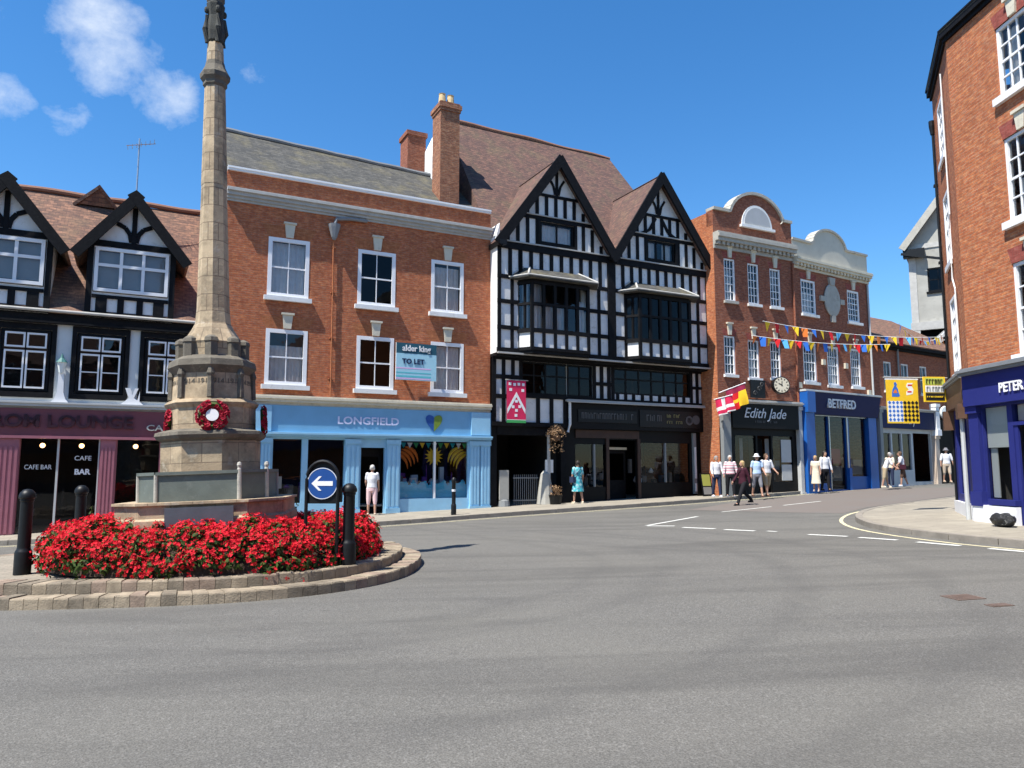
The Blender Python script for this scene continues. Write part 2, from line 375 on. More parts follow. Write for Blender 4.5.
def monument_stone():
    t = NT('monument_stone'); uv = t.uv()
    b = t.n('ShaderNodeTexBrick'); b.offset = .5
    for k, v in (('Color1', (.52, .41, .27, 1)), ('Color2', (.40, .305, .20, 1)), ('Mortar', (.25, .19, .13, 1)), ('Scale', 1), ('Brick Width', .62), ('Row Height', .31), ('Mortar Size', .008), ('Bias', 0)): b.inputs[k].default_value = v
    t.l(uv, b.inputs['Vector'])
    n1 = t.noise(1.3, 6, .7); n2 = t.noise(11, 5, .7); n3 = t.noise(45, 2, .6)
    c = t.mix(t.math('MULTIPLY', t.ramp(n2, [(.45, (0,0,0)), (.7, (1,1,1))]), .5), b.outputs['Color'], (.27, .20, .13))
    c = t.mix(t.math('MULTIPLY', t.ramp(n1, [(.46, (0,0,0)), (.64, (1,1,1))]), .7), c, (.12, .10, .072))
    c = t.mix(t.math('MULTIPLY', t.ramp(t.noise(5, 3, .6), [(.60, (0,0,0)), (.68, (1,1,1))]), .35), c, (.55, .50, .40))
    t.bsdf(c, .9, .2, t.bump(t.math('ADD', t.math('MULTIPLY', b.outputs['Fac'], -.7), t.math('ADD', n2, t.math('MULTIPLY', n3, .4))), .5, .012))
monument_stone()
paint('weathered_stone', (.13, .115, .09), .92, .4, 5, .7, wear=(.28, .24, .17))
paint('carved_dark_stone', (.05, .052, .046), .92, .4, 6, .7, wear=(.10, .10, .08))
paint('slate_panel', (.115, .135, .12), .6, .2, 4, .2, wear=(.17, .19, .17))
paint('bronze_plate', (.10, .11, .13), .45, .2, 4, .2, .5, .3)
paint('skin', (.42, .235, .16), .6, .08, 8); paint('skin_tan', (.40, .23, .15), .6, .08, 8)
paint('hair_white', (.48, .46, .43), .8, .15, 20, .4); paint('hair_dark', (.022, .016, .012), .6, .3, 20, .4); paint('hair_blonde', (.42, .29, .13), .7, .25, 20, .4); paint('hair_brown', (.10, .06, .035), .7, .25, 20, .4); paint('hair_grey', (.24, .23, .22), .75, .2, 20, .4)
for nm, c in dict(white=(.64,.64,.66), pale_pink=(.72,.50,.50), black=(.014,.014,.017), navy=(.025,.035,.075), khaki=(.42,.33,.21), pale_blue=(.42,.56,.74), maroon=(.05,.012,.022), cream=(.68,.60,.46), grey=(.20,.20,.22), beige=(.52,.42,.32), brown=(.12,.07,.05)).items():
    paint('wear_' + nm, c, .85, .12, 12, .25, .2)
def dress():
    t = NT('wear_teal_print'); o = t.obj()
    v = t.n('ShaderNodeTexVoronoi'); v.inputs['Scale'].default_value = 11; t.l(o, v.inputs['Vector'])
    c = t.ramp(v.outputs['Color'], [(.0, (.02,.22,.28)), (.4, (.05,.40,.45)), (.6, (.40,.62,.62)), (.75, (.03,.16,.25)), (1, (.10,.45,.50))])
    t.bsdf(c, .85, .2)
dress()
def stripes():
    t = NT('wear_pink_stripe'); sx = t.n('ShaderNodeSeparateXYZ'); t.l(t.obj(), sx.inputs[0])
    f = t.math('FRACT', t.math('MULTIPLY', sx.outputs[2], 9)); c = t.ramp(f, [(.0, (.74,.68,.68)), (.45, (.74,.68,.68)), (.55, (.55,.28,.32)), (.9, (.55,.28,.32))]); t.bsdf(c, .85, .2)
stripes()
def plastic():
    t = NT('bin_liner'); t.bsdf((.012, .012, .013), .28, .6, t.bump(t.noise(14, 5, .7), 1.0, .05))
plastic()
def lampglow():
    t = NT('lit_bulb'); e = t.n('ShaderNodeEmission'); e.inputs[0].default_value = (1, .55, .22, 1); e.inputs[1].default_value = 5; t.l(e.outputs[0], t.out.inputs['Surface'])
lampglow()

# ------------------------------------------------------------------ camera, sky, sun
SUN_EL, SUN_DIR = 61.5, 42.0          # elevation, and the heading (from +x) in which shadows fall
cam = bpy.data.objects.new('camera', bpy.data.cameras.new('camera')); COL.objects.link(cam)
cam.location = (0, 0, 1.6); cam.rotation_euler = (R(90) + math.atan(84/745), 0, 0)
cam.data.sensor_width = 36; cam.data.lens = 745/1024*36; cam.data.clip_end = 2000; cam.data.clip_start = .05
SC.camera = cam
w = bpy.data.worlds.new('World'); SC.world = w; w.use_nodes = True
nt = w.node_tree; nt.nodes.clear()
def wn(t, **k):
    x = nt.nodes.new(t)
    for a, b in k.items(): setattr(x, a, b)
    return x
out = wn('ShaderNodeOutputWorld'); bg = wn('ShaderNodeBackground'); bg.inputs[1].default_value = .115
sky = wn('ShaderNodeTexSky', sky_type='NISHITA', sun_disc=False); sky.sun_elevation = R(SUN_EL); sky.air_density = 1.0; sky.dust_density = .15; sky.ozone_density = 4.5
sdx, sdy = -math.cos(R(SUN_DIR)), -math.sin(R(SUN_DIR))      # direction towards the sun
sky.sun_rotation = math.atan2(sdx, sdy)
tc = wn('ShaderNodeTexCoord')
def dirmask(d, inner, outer):
    d = Vector(d).normalized()
    v = wn('ShaderNodeVectorMath', operation='DOT_PRODUCT'); nt.links.new(tc.outputs['Generated'], v.inputs[0]); v.inputs[1].default_value = d
    r = wn('ShaderNodeMapRange', interpolation_type='SMOOTHSTEP'); nt.links.new(v.outputs['Value'], r.inputs[0])
    r.inputs[1].default_value = math.cos(R(outer)); r.inputs[2].default_value = math.cos(R(inner)); return r.outputs[0]
def wmath(op, a, b):
    x = wn('ShaderNodeMath', operation=op)
    for s_, v in ((x.inputs[0], a), (x.inputs[1], b)):
        if hasattr(v, 'links'): nt.links.new(v, s_)
        else: s_.default_value = v
    return x.outputs[0]
def pxdir(px, py):
    p = math.atan(84/745); a = (px-512)/745; b = -(py-384)/745
    return (a, math.cos(p) - b*math.sin(p), math.sin(p) + b*math.cos(p))
CL = [(100, 36, .3, 4.6, 1.0), (128, 60, .2, 3.4, .8), (165, 96, .2, 3.0, .9), (2, 98, .2, 2.4, .9), (258, 70, .1, 2.0, .38), (65, 115, .1, 2.2, .4), (5, 14, .1, 1.6, .5)]
acc = None
for px, py, i_, o_, a_ in CL:
    k = wmath('MULTIPLY', dirmask(pxdir(px, py), i_, o_), a_); acc = k if acc is None else wmath('MAXIMUM', acc, k)
nz = wn('ShaderNodeTexNoise'); nz.inputs['Scale'].default_value = 15; nz.inputs['Detail'].default_value = 7; nz.inputs['Roughness'].default_value = .64; nz.inputs['Distortion'].default_value = .1
mp = wn('ShaderNodeMapping'); mp.inputs['Scale'].default_value = (1, 1, 1.25); nt.links.new(tc.outputs['Generated'], mp.inputs[0]); nt.links.new(mp.outputs[0], nz.inputs['Vector'])
cm = wmath('MULTIPLY', wmath('SUBTRACT', wmath('ADD', nz.outputs[0], wmath('MULTIPLY', acc, .46)), .73), 1.45)
clampn = wn('ShaderNodeClamp'); nt.links.new(cm, clampn.inputs[0])
hs = wn('ShaderNodeHueSaturation'); hs.inputs['Saturation'].default_value = 1.26; hs.inputs['Value'].default_value = 1.0; nt.links.new(sky.outputs[0], hs.inputs['Color'])
mixc = wn('ShaderNodeMix', data_type='RGBA'); nt.links.new(clampn.outputs[0], mixc.inputs[0]); nt.links.new(hs.outputs[0], mixc.inputs[6]); mixc.inputs[7].default_value = (5.2, 5.5, 5.8, 1)
nt.links.new(mixc.outputs[2], bg.inputs[0]); nt.links.new(bg.outputs[0], out.inputs[0])
sun = bpy.data.objects.new('sun', bpy.data.lights.new('sun', 'SUN')); COL.objects.link(sun)
sun.data.energy = 5.0; sun.data.angle = R(.53); sun.data.color = (1, .955, .88)
ce = math.cos(R(SUN_EL)); sun.rotation_euler = Vector((-sdx*ce, -sdy*ce, -math.sin(R(SUN_EL)))).to_track_quat('-Z', 'Y').to_euler()
vs = SC.view_settings; vs.view_transform = 'Standard'; vs.look = 'None'; vs.gamma = 1; vs.exposure = .85

# ------------------------------------------------------------------ ground, pavements, markings
def sheet(name, poly, dz, mat, parent=None, sub=None):
    mb = MB(); mb.face([(x, y, G(x, y) + dz) for x, y in poly]); return mb.build(name, mat)
mb = MB()
xs = [-400, -150, -45, 0, 60, 150, 400]; ys = [-400, -120, -30, 20, 85, 200, 600]
for a, b in zip(xs, xs[1:]):
    for c, d in zip(ys, ys[1:]):
        mb.face([(x, y, G(x, y)) for x, y in ((a,c),(b,c),(b,d),(a,d))])
struct(mb.build('road', 'asphalt'))

def offset(line, d):                     # shift a polyline to its left
    out = []
    for i, p in enumerate(line):
        a = Vector(line[max(i-1, 0)]); b = Vector(line[min(i+1, len(line)-1)]); t = (b-a).normalized()
        out.append((p[0] - t.y*d, p[1] + t.x*d))
    return out
def smooth(line, n=2):
    for _ in range(n):
        q = [line[0]]
        for a, b in zip(line, line[1:]):
            q += [(a[0]*.75+b[0]*.25, a[1]*.75+b[1]*.25), (a[0]*.25+b[0]*.75, a[1]*.25+b[1]*.75)]
        line = q + [line[-1]]
    return line
def pave(line, back, name, side=1):
    """raised pavement behind a kerb line; the kerb is a row of stones with its own joints"""
    kerb_in = offset(line, .16*side)
    mb = MB()
    bk = [back(p) for p in kerb_in]
    for i in range(len(line)-1):
        P = [kerb_in[i], kerb_in[i+1], bk[i+1], bk[i]]
        mb.face([(x, y, G(x, y)+.118) for x, y in P])
    struct(mb.build('pavement', 'paving_stone'))
    # kerb stones about 0.9 m long
    mb = MB(); acc = 0; seg = []
    pts = []; 
    for a, b in zip(line, line[1:]):
        L = math.dist(a, b); n = max(1, round(L/.45))
        pts += [(a[0]+(b[0]-a[0])*k/n, a[1]+(b[1]-a[1])*k/n) for k in range(n)]
    pts.append(line[-1]); inn = offset(pts, .165*side)
    for i in range(0, len(pts)-2, 2):
        q = [pts[i], pts[i+1], pts[i+2], inn[i+2], inn[i+1], inn[i]]
        c = Vector((sum(p[0] for p in q)/6, sum(p[1] for p in q)/6))
        q = [tuple(c + (Vector(p)-c)*.985) for p in q]; h = .124 + rnd.uniform(-.004, .004)
        if side < 0: q.reverse()
        mb.loft([[(x, y, G(x,y)-.05) for x, y in q], [(x, y, G(x,y)+h-.012) for x, y in q], [tuple(c+(Vector((x,y))-c)*.985) + (G(x,y)+h,) for x, y in q]])
    struct(mb.build('kerb', 'kerb_stone'))
FAR = smooth([(-40, 11.5), (-26, 15.6), (-14.2, 19.0), (-8, 20.4), (-3.9, 22.1), (-.4, 24.6), (4.7, 27.5), (8.4, 29.9), (12.8, 33.4), (18.3, 38.0), (24.8, 42.4), (34, 48.5)])
pave(FAR, lambda p: (p[0]-6, p[1]+13), 'far')
NEAR = smooth([(60, 3.5), (30, 5), (15, 7.6), (10.2, 11.2), (8.75, 13.4), (8.25, 15.4), (8.15, 17.4), (8.9, 19.8), (10.6, 22.4), (14.5, 25.6), (24, 33), (36, 42)])
cen = (16.5, 16.5)
pave(NEAR, lambda p: (p[0]+.55*(30-p[0]) if p[1] > 22 and p[0] > 14 else p[0]+(cen[0]-p[0])*.75, p[1]+(cen[1]-p[1])*.75), 'near', -1)
def strip(line, off, wd, mat, name, dz=.004, dash=None):
    a = offset(line, off - wd/2); b = offset(line, off + wd/2); mb = MB()
    for i in range(len(line)-1):
        if dash and (i // dash[0]) % 2: continue
        mb.face([(x, y, G(x,y)+dz) for x, y in (a[i], a[i+1], b[i+1], b[i])])
    return struct(mb.build(name, mat))
strip(FAR[6:], -.28, .06, 'road_yellow', 'yellow_line'); strip(FAR[6:], -.46, .06, 'road_yellow', 'yellow_line')
strip(NEAR[12:-8], .34, .09, 'road_yellow', 'yellow_line')
struct(sheet('raised_table', [(5.9, 25.2), (8.6, 22.6), (9.6, 21.9), (11.3, 24.0), (17.5, 29.4), (22, 34.4), (18.2, 37.3), (12.9, 32.7), (8.9, 29.2)], .004, 'red_asphalt'))
def mark(p0, p1, wd=.15, dz=.008, name='road_marking', mat='road_paint'):
    a, b = Vector(p0), Vector(p1); t = (b-a).normalized(); n = Vector((-t.y, t.x))*wd/2
    return struct(sheet(name, [tuple(a-n), tuple(b-n), tuple(b+n), tuple(a+n)], dz, mat))
for p, q, wd in [((3.5, 19.65), (5.45, 22.2), .16), ((3.5, 19.55), (4.15, 19.3), .22), ((4.25, 18.85), (4.9, 18.25), .22), ((5.05, 17.98), (5.6, 17.45), .22), ((5.85, 17.35), (6.0, 17.15), .15),
                 ((6.4, 16.35), (6.98, 15.75), .2), ((7.1, 15.5), (7.55, 14.85), .2), ((7.72, 14.45), (8.1, 13.7), .2), ((8.3, 13.2), (8.75, 12.3), .2), ((6.6, 23.75), (8.8, 25.6), .13), ((9.4, 26.1), (11.4, 27.8), .13)]:
    mark(p, q, wd*.78)
# iron covers let into the road
def cover(name, x, y, wx, wy, rz, label):
    e = MB(); z = 0
    e.box(-wx/2, wx/2, -wy/2, wy/2, -.02, .006)
    for i in range(1, 5):
        e.box(-wx/2+.03, wx/2-.03, -wy/2+wy*i/5-.012, -wy/2+wy*i/5+.012, .0065, .010)
    o = e.build(name, 'rust_iron'); o.location = (x, y, G(x, y)+.003); o.rotation_euler = (math.atan(.006), -math.atan(.028), rz)
    tag(o, label, 'manhole cover')
cover('manhole_cover', 5.28, 8.95, .36, .30, .15, 'larger rusty iron cover set in the grey road, with a smaller one beside it')
cover('manhole_cover', 5.38, 8.45, .26, .14, .15, 'small rusty iron cover in the road, nearer and narrower than its neighbour')
# ------------------------------------------------------------------ buildings
OB, DEG = (-.83, 28.0), 27.0
def building(name, label, cat, s0, org=OB, deg=DEG, d=0):
    a = R(deg); x = org[0] + math.cos(a)*s0 - math.sin(a)*d; y = org[1] + math.sin(a)*s0 + math.cos(a)*d
    z = G(x, y) + .1
    e = empty(name, (x, y, z), a); tag(e, label, cat)
    return e, Fr(e, (-s0, -d, -z))

def box(par, name, mat, *a, bevel=0): return MB().box(*a).build(name, mat, par, bevel=bevel)

def curtain(par, s0, s1, z0, z1, y, mat='net_curtain', name='curtain', gap=None):
    mb = MB(); n = max(6, int((s1-s0)/.09))
    spans = [(s0, s1)] if not gap else [(s0, s0+gap), (s1-gap, s1)]
    for a, b in spans:
        n = max(4, int((b-a)/.045)); ph = rnd.random()*6
        pt = [(a+(b-a)*i/n, y+.018*math.sin(i*1.9+ph)+.01*math.sin(i*.7)) for i in range(n+1)]
        for p, q in zip(pt, pt[1:]): mb.face([(p[0],p[1],z0),(q[0],q[1],z0),(q[0],q[1],z1),(p[0],p[1],z1)])
    return mb.build(name, mat, par)

def window(par, s0, s1, z0, z1, y=0, cols=2, rows=2, fw=.09, bar=.028, mat='white_paint', rec=.05, sash=True, pane='window_glass',
           cur=None, name='window', sill=None, bars=True, hbars=None):
    """sash or casement window: frame, glazing bars, pane behind them, curtains inside, sill outside"""
    f0, f1 = y+rec, y+rec+.09
    mb = MB()
    mb.box(s0, s0+fw, f0, f1, z0, z1); mb.box(s1-fw, s1, f0, f1, z0, z1)
    mb.box(s0+fw, s1-fw, f0, f1, z1-fw, z1); mb.box(s0+fw, s1-fw, f0, f1, z0, z0+fw)
    a, b, c, d = s0+fw, s1-fw, z0+fw, z1-fw
    b0, b1 = y+rec+.03, y+rec+.075
    for i in range(1, cols):
        x = a+(b-a)*i/cols; mb.box(x-bar/2, x+bar/2, b0, b1, c, d)
    hb = hbars or [k/rows for k in range(1, rows)]
    for k, t in enumerate(hb):
        z = c+(d-c)*t; h = .05 if (sash and abs(t-.5) < .02) else bar
        mb.box(a, b, b0-.004, b1-.003, z-h/2, z+h/2)
    w_ = mb.build(name, mat, par)
    yp = y+rec+.055
    MB().face([(a,yp,c),(b,yp,c),(b,yp,d),(a,yp,d)]).build('pane', pane, w_)
    if sill: box(w_, 'sill', sill[0], s0-sill[1], s1+sill[1], y-sill[2], y+rec-.002, z0-sill[3], z0-.002)
    if cur:
        k = cur[0]
        if k == 'net': curtain(w_, a, b, c, d-(d-c)*cur[1], y+rec+.20)
        if k == 'pair': curtain(w_, a, b, c, d, y+rec+.2, gap=(b-a)*cur[1])
        if k == 'blind': MB().box(a, b, y+rec+.18, y+rec+.19, d-(d-c)*cur[1], d).build('blind', cur[2] if len(cur) > 2 else 'blind_grey', w_)
    return w_

def keystone(par, s, z0, z1, w0, w1, y=0, d=.07, mat='cream_stone', name='keystone'):
    mb = MB(); mb.prism([(s-w0/2, z0), (s+w0/2, z0), (s+w1/2, z1-.07), (s-w1/2, z1-.07)], y-d, y+.02)
    mb.box(s-w1/2-.04, s+w1/2+.04, y-d-.04, y+.02, z1-.068, z1)
    return mb.build(name, mat, par)
def flat_arch(par, s0, s1, z0, h, y=0, mat='rubbed_brick', key=0, splay=.22):
    mb = MB(); m = (s0+s1)/2
    for a, b in (((s0, m-key), (s0-splay, m-key)), ((m+key, s1), (m+key, s1+splay))):
        mb.prism([(a[0], z0), (a[1], z0), (b[1], z0+h), (b[0], z0+h)], y-.004, y+.03)
    return mb.build('lintel', mat, par)
def moulding(par, name, mat, s0, s1, z0, prof, y=0, dent=None, ret=0):
    """run of cornice: prof = [(projection, height)...] bottom to top; optional row of dentils"""
    mb = MB(); z = z0
    for p, h in prof:
        mb.box(s0-(p if ret else 0), s1+(p if ret else 0), y-p, y+.03, z, z+h); z += h
    if dent:
        w_, g, p, zz, h = dent; n = int((s1-s0)/(w_+g))
        for i in range(n): mb.box(s0+(i+.25)*(w_+g), s0+(i+.25)*(w_+g)+w_, y-p, y+.02, zz, zz+h)
    return mb.build(name, mat, par)
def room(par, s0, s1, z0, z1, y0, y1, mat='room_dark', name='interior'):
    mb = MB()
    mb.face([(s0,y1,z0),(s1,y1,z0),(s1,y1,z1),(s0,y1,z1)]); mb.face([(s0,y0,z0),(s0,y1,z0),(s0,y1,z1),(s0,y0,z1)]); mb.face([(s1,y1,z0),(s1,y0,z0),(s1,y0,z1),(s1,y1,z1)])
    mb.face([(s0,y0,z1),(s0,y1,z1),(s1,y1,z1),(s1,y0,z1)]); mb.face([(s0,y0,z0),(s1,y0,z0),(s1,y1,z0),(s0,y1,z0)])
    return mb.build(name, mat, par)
def shell(par, mat, s0, s1, y0, y1, z0, z1, name='side_wall', sides='lrb'):
    mb = MB()
    if 'l' in sides: mb.box(s0, s0+.3, y0+.001, y1, z0, z1)
    if 'r' in sides: mb.box(s1-.3, s1, y0+.001, y1, z0, z1)
    if 'b' in sides: mb.box(s0+.3, s1-.3, y1-.3, y1, z0, z1)
    return mb.build(name, mat, par)
def panes(par, a, b, c, d, y, mat='shop_glass'): return MB().face([(a,y,c),(b,y,c),(b,y,d),(a,y,d)]).build('pane', mat, par)
def pilaster(par, s0, s1, z0, z1, y, mat, d=.1, flutes=3, cap=True):
    mb = MB(); mb.box(s0, s1, y-d, y+.02, z0, z1)
    w_ = (s1-s0)
    if cap: mb.box(s0-.03, s1+.03, y-d-.05, y+.02, z0-.001, z0+.32); mb.box(s0-.03, s1+.03, y-d-.05, y+.02, z1-.16, z1+.001)
    for i in range(flutes):
        x = s0+w_*(i+.5)/flutes; mb.box(x-w_*.28/flutes, x+w_*.28/flutes, y-d-.022, y-d+.01, z0+.38, z1-.22)
    return mb.build('pilaster', mat, par)
def goods(par, s0, s1, z0, z1, y0, y1, n, mats, name='display'):
    """stacked stock seen through the glass: boxes, stands, hanging clothes"""
    mb = MB()
    for _ in range(n):
        x = rnd.uniform(s0, s1-.15); wd = rnd.uniform(.08, .32); h = rnd.uniform(.1, .55)*(z1-z0); y = rnd.uniform(y0, y1); zb = rnd.choice([z0, z0, z0+(z1-z0)*.35])
        k = rnd.randrange(len(mats)); x1 = min(s1, x+wd)
        if rnd.random() < .5: mb.box(x, x1, y, y+.15, zb, min(z1, zb+h), k)
        else: mb.lathe([(wd*.25, zb), (wd*.42, zb+h*.3), (wd*.22, zb+h*.75), (wd*.1, min(z1, zb+h))], 8, (x+wd/2, y, 0), k)
    return mb.build(name, mats, par)

for nm, c in dict(boardtop=(.02,.09,.13), board=(.36,.62,.72), boardpink=(.75,.45,.70), boardteal=(.12,.50,.55), maroonposter=(.28,.02,.06), olive=(.28,.28,.06), signblue=(.012,.065,.25)).items(): paint("cloth_"+nm, c, .5, .06, 6, .05, .3)
# ================= red brick georgian building with the charity shop
e, F = building('georgian_building', 'three storey red brick building with white sash windows above the light blue charity shop', 'building', -9.6)
wins = [(-8.22, -6.86, 7.3, 9.32), (-5.17, -3.79, 7.3, 9.30), (-2.42, -1.12, 7.3, 9.28), (-8.2, -6.84, 4.33, 6.2), (-5.15, -3.8, 4.33, 6.2), (-2.4, -1.1, 4.33, 6.2)]
mb = MB(); mb.holes(-9.6, 0, 3.99, 11.38, wins, 0, .18); mb.build('wall', 'georgian_brick', F)
shell(F, 'georgian_brick', -9.6, 0, 0, 7.5, -.3, 11.35)
box(F, 'parapet', 'georgian_brick', -9.6, 0, .001, .36, 10.9, 11.38)
curs = [('net', .0), None, ('net', .05), ('net', .25), None, ('net', .0)]
for i, (a, b, c, d) in enumerate(wins):
    window(F, a, b, c, d, 0, 2, 2, fw=.13, rec=-.015, cur=curs[i], sill=('aged_white_paint', .10, .14, .15), pane='window_glass' if curs[i] else 'black_glass')
    keystone(F, (a+b)/2, d+.03, d+.56, .24, .34)
    flat_arch(F, a, b, d, .42, 0, key=.17)
box(F, 'inner_wall', 'room_mid', -9.2, -.4, 1.6, 1.7, 3.9, 10.4); 
MB().box(-9.3, -.3, .25, 1.58, 6.7, 6.85).box(-9.3, -.3, .25, 1.58, 4.0, 4.1).box(-9.3, -.3, .25, 1.58, 10.2, 10.3).build('floor_slab', 'room_mid', F)
moulding(F, 'cornice', 'pale_lead', -9.6, -.01, 10.34, [(.06, .08), (.12, .10), (.20, .12), (.28, .08), (.24, .04)])
moulding(F, 'coping', 'white_paint', -9.6, -.02, 11.38, [(.09, .07), (.12, .06)])
mb = MB()
mb.slab([(-9.6, .55, 11.45), (0.0, .55, 11.3), (.3, 4.2, 14.2), (-9.6, 4.2, 14.55)], .14); mb.slab([(-9.6, 8, 11.3), (.3, 8, 11.3), (.3, 4.2, 14.2), (-9.6, 4.2, 14.55)], .14)
rf = mb.build('roof', 'stone_slate', F)
MB().tube([(-9.6+i*.45, 4.2, 14.60-.035*i*.45 + .012*math.sin(i*1.7)) for i in range(23)], .10, 8).build('ridge_tiles', 'lead', rf)
MB().box(-9.6, 0, .37, .60, 11.2, 11.28).build('gutter', 'lead', F)
MB().tube([(-9.4, .5, 11.43), (-7.5, .52, 11.52), (-6.9, .5, 11.56), (-6.5, .5, 11.45), (-3.0, .5, 11.42), (-1.4, .5, 11.55), (-.8, .5, 11.5)], .05, 6).build('roof_cable', 'black_iron', F)
for x in (-7.45, -1.85): box(F, 'roof_vent', 'pale_lead', x-.12, x+.16, .3, .5, 11.47, 11.62)
# hopper head and thin downpipe
mb = MB(); mb.lathe([(.05, 9.46), (.10, 9.55), (.20, 9.9), (.22, 10.0), (.20, 10.0)], 8, (-6.07, -.16, 0)); mb.tube([(-6.07, -.16, 10.0), (-6.0, -.16, 10.22), (-5.5, -.14, 10.3), (-4.9, -.1, 10.32)], .06, 8)
mb.build('hopper_head', 'lead', F)
mb = MB(); mb.tube([(-6.07, -.07, 9.5), (-6.05, -.07, 8), (-6.03, -.07, 4.05)], .028, 8); [mb.box(-6.11, -5.97, -.09, 0, z, z+.04) for z in (9.2, 7.6, 6.0, 4.6)]
mb.build('downpipe', 'rubbed_brick', F)
# ledge over the shop
moulding(F, 'ledge', 'cream_stone', -8.75, -.02, 3.66, [(.10, .10), (.20, .10), (.26, .07), (.22, .05)])
# shopfront
BL = 'sky_blue_paint'; paint('shaded_blue_fascia', (.17, .38, .57), .5, .1, 2, .05); paint('lilac_letter', (.60, .62, .80), .5, .08); paint('heart_blue', (.015, .08, .30), .5, .1); paint('heart_green', (.16, .24, .03), .5, .25, 8); paint('paper_blue', (.10, .55, .85), .6, .1)  # fascia blue darker than the shopfront's: shade of the ledge painted in
ops = [(-7.85, -6.92, .45, 2.55), (-6.72, -5.5, .45, 2.55), (-4.92, -4.08, -.1, 2.3), (-3.5, -.92, .52, 2.55)]
mb = MB(); mb.holes(-8.75, 0, -.3, 2.66, ops, -.05, .14); shop = mb.build('shopfront', BL, F)
box(shop, 'fascia', 'shaded_blue_fascia', -8.75, -.02, -.14, .05, 2.78, 3.655)
moulding(shop, 'fascia_ledge', BL, -8.75, -.02, 2.60, [(.10, .04), (.20, .06), (.26, .06), (.14, .022)], -.05)
for a, b in ((-8.62, -8.28), (-8.24, -7.92), (-5.47, -4.98), (-4.02, -3.56), (-.86, -.48), (-.44, -.06)):
    pilaster(shop, a, b, -.1, 2.58, -.05, BL, .09, 3)
for a, b in ((-8.6, -7.95), (-.84, -.08)):
    mb = MB(); mb.box(a, b, -.20, -.13, 2.80, 3.64); mb.build('console', BL, shop)
for i, (a, b, c, d) in enumerate(ops):
    if i == 2: continue
    panes(shop, a, b, c, d, .04)
for a, b, c in ((-6.915, -6.83, .3), (-6.80, -6.725, .3), (-2.24, -2.17, .52)): box(shop, 'mullion', 'white_paint', a, b, -.035, .07, c, 2.55)
mb = MB(); mb.box(-4.92, -4.08, .4, .46, 2.0, 2.3); mb.box(-4.92, -4.84, .4, .46, .05, 2.0); mb.box(-4.16, -4.08, .4, .46, .05, 2.0); mb.build('door_frame', 'black_paint', shop)
room(shop, -8.5, -.2, -.1, 2.62, .1, 3.2)
MB().box(-8.5, -.2, .1, 1.2, .28, .34).build('display_floor', 'room_mid', shop)
goods(shop, -7.8, -5.6, .5, 1.7, .25, 1.0, 26, ['cloth_white', 'room_mid', 'brown_wood', 'hair_grey', 'cloth_purple'])
goods(shop, -3.4, -1.1, .55, 1.9, .25, .8, 36, ['cloth_white', 'wear_navy', 'cloth_pink', 'wear_pale_blue', 'room_mid', 'cloth_purple'])
# window dressing: blue paper waves, hanging suns and fruit
mb = MB(); pts = [(-3.5+2.58*i/52, .98+.17*abs(math.sin(i*.42))+.05*math.sin(i*1.3)) for i in range(53)]
for p, q in zip(pts, pts[1:]): mb.box(p[0], q[0], .10, .12, .52, (p[1]+q[1])/2)
mb.build('paper_waves', 'paper_blue', shop)
def sunburst(x, z, r, mat, nm):
    mb = MB(); pl = []
    for i in range(28): rr = r if i % 2 else r*.58; pl.append((x+rr*math.cos(i*math.pi/14), z+rr*math.sin(i*math.pi/14)))
    for i in range(28): mb.face([(x, .13, z), (pl[i][0], .13, pl[i][1]), (pl[(i+1)%28][0], .13, pl[(i+1)%28][1])]); mb.face([(x, .142, z), (pl[(i+1)%28][0], .142, pl[(i+1)%28][1]), (pl[i][0], .142, pl[i][1])])
    mb.build(nm, mat, shop)
sunburst(-2.18, 2.02, .36, 'cloth_yellow', 'paper_sun')
for x, sg in ((-3.28, 1), (-1.12, -1)):
    mb = MB()
    for k in range(4):
        pts = [(x+sg*(.5*math.sin(t)-.12*k), .16+.02*k, 2.35-.55*(1-math.cos(t))-.08*k) for t in [i*.26 for i in range(7)]]
        mb.tube(pts, [.015, .05, .065, .065, .05, .03, .01], 6)
    mb.build('paper_banana', 'cloth_orange' if sg > 0 else 'cloth_yellow', shop)
mb = MB()
for i in range(11): x = -3.45+i*.235; mb.prism([(x, 2.5), (x+.2, 2.5), (x+.1, 2.3)], .085, .09, i % 4)
mb.build('window_pennants', ['cloth_teal', 'cloth_white', 'cloth_green', 'cloth_yellow'], shop)
text('LONGFIELD', .36, 'lilac_letter', shop, (-4.7, -.15, 3.2), sx=1.15, bold=.008)
mb = MB(); hp = []
for i in range(24): t = i*math.pi/12; hp.append((.30*math.sin(t)**3, .26*math.cos(t)-.10*math.cos(2*t)-.04*math.cos(3*t)))
cx_ = -2.3
for h_, mt in ((0, 0), (1, 1)):
    P = [(x, z) for x, z in hp if (x <= .02 if h_ == 0 else x >= -.02)]
    P = sorted(P, key=lambda p: math.atan2(p[1], p[0]+(.08 if h_ == 0 else -.08)))
    mb.prism([(cx_+x*1.05, 3.25+z*1.1) for x, z in P], -.165-.01*h_, -.14, mt)
mb.build('heart_emblem', ['heart_blue', 'heart_green'], shop)

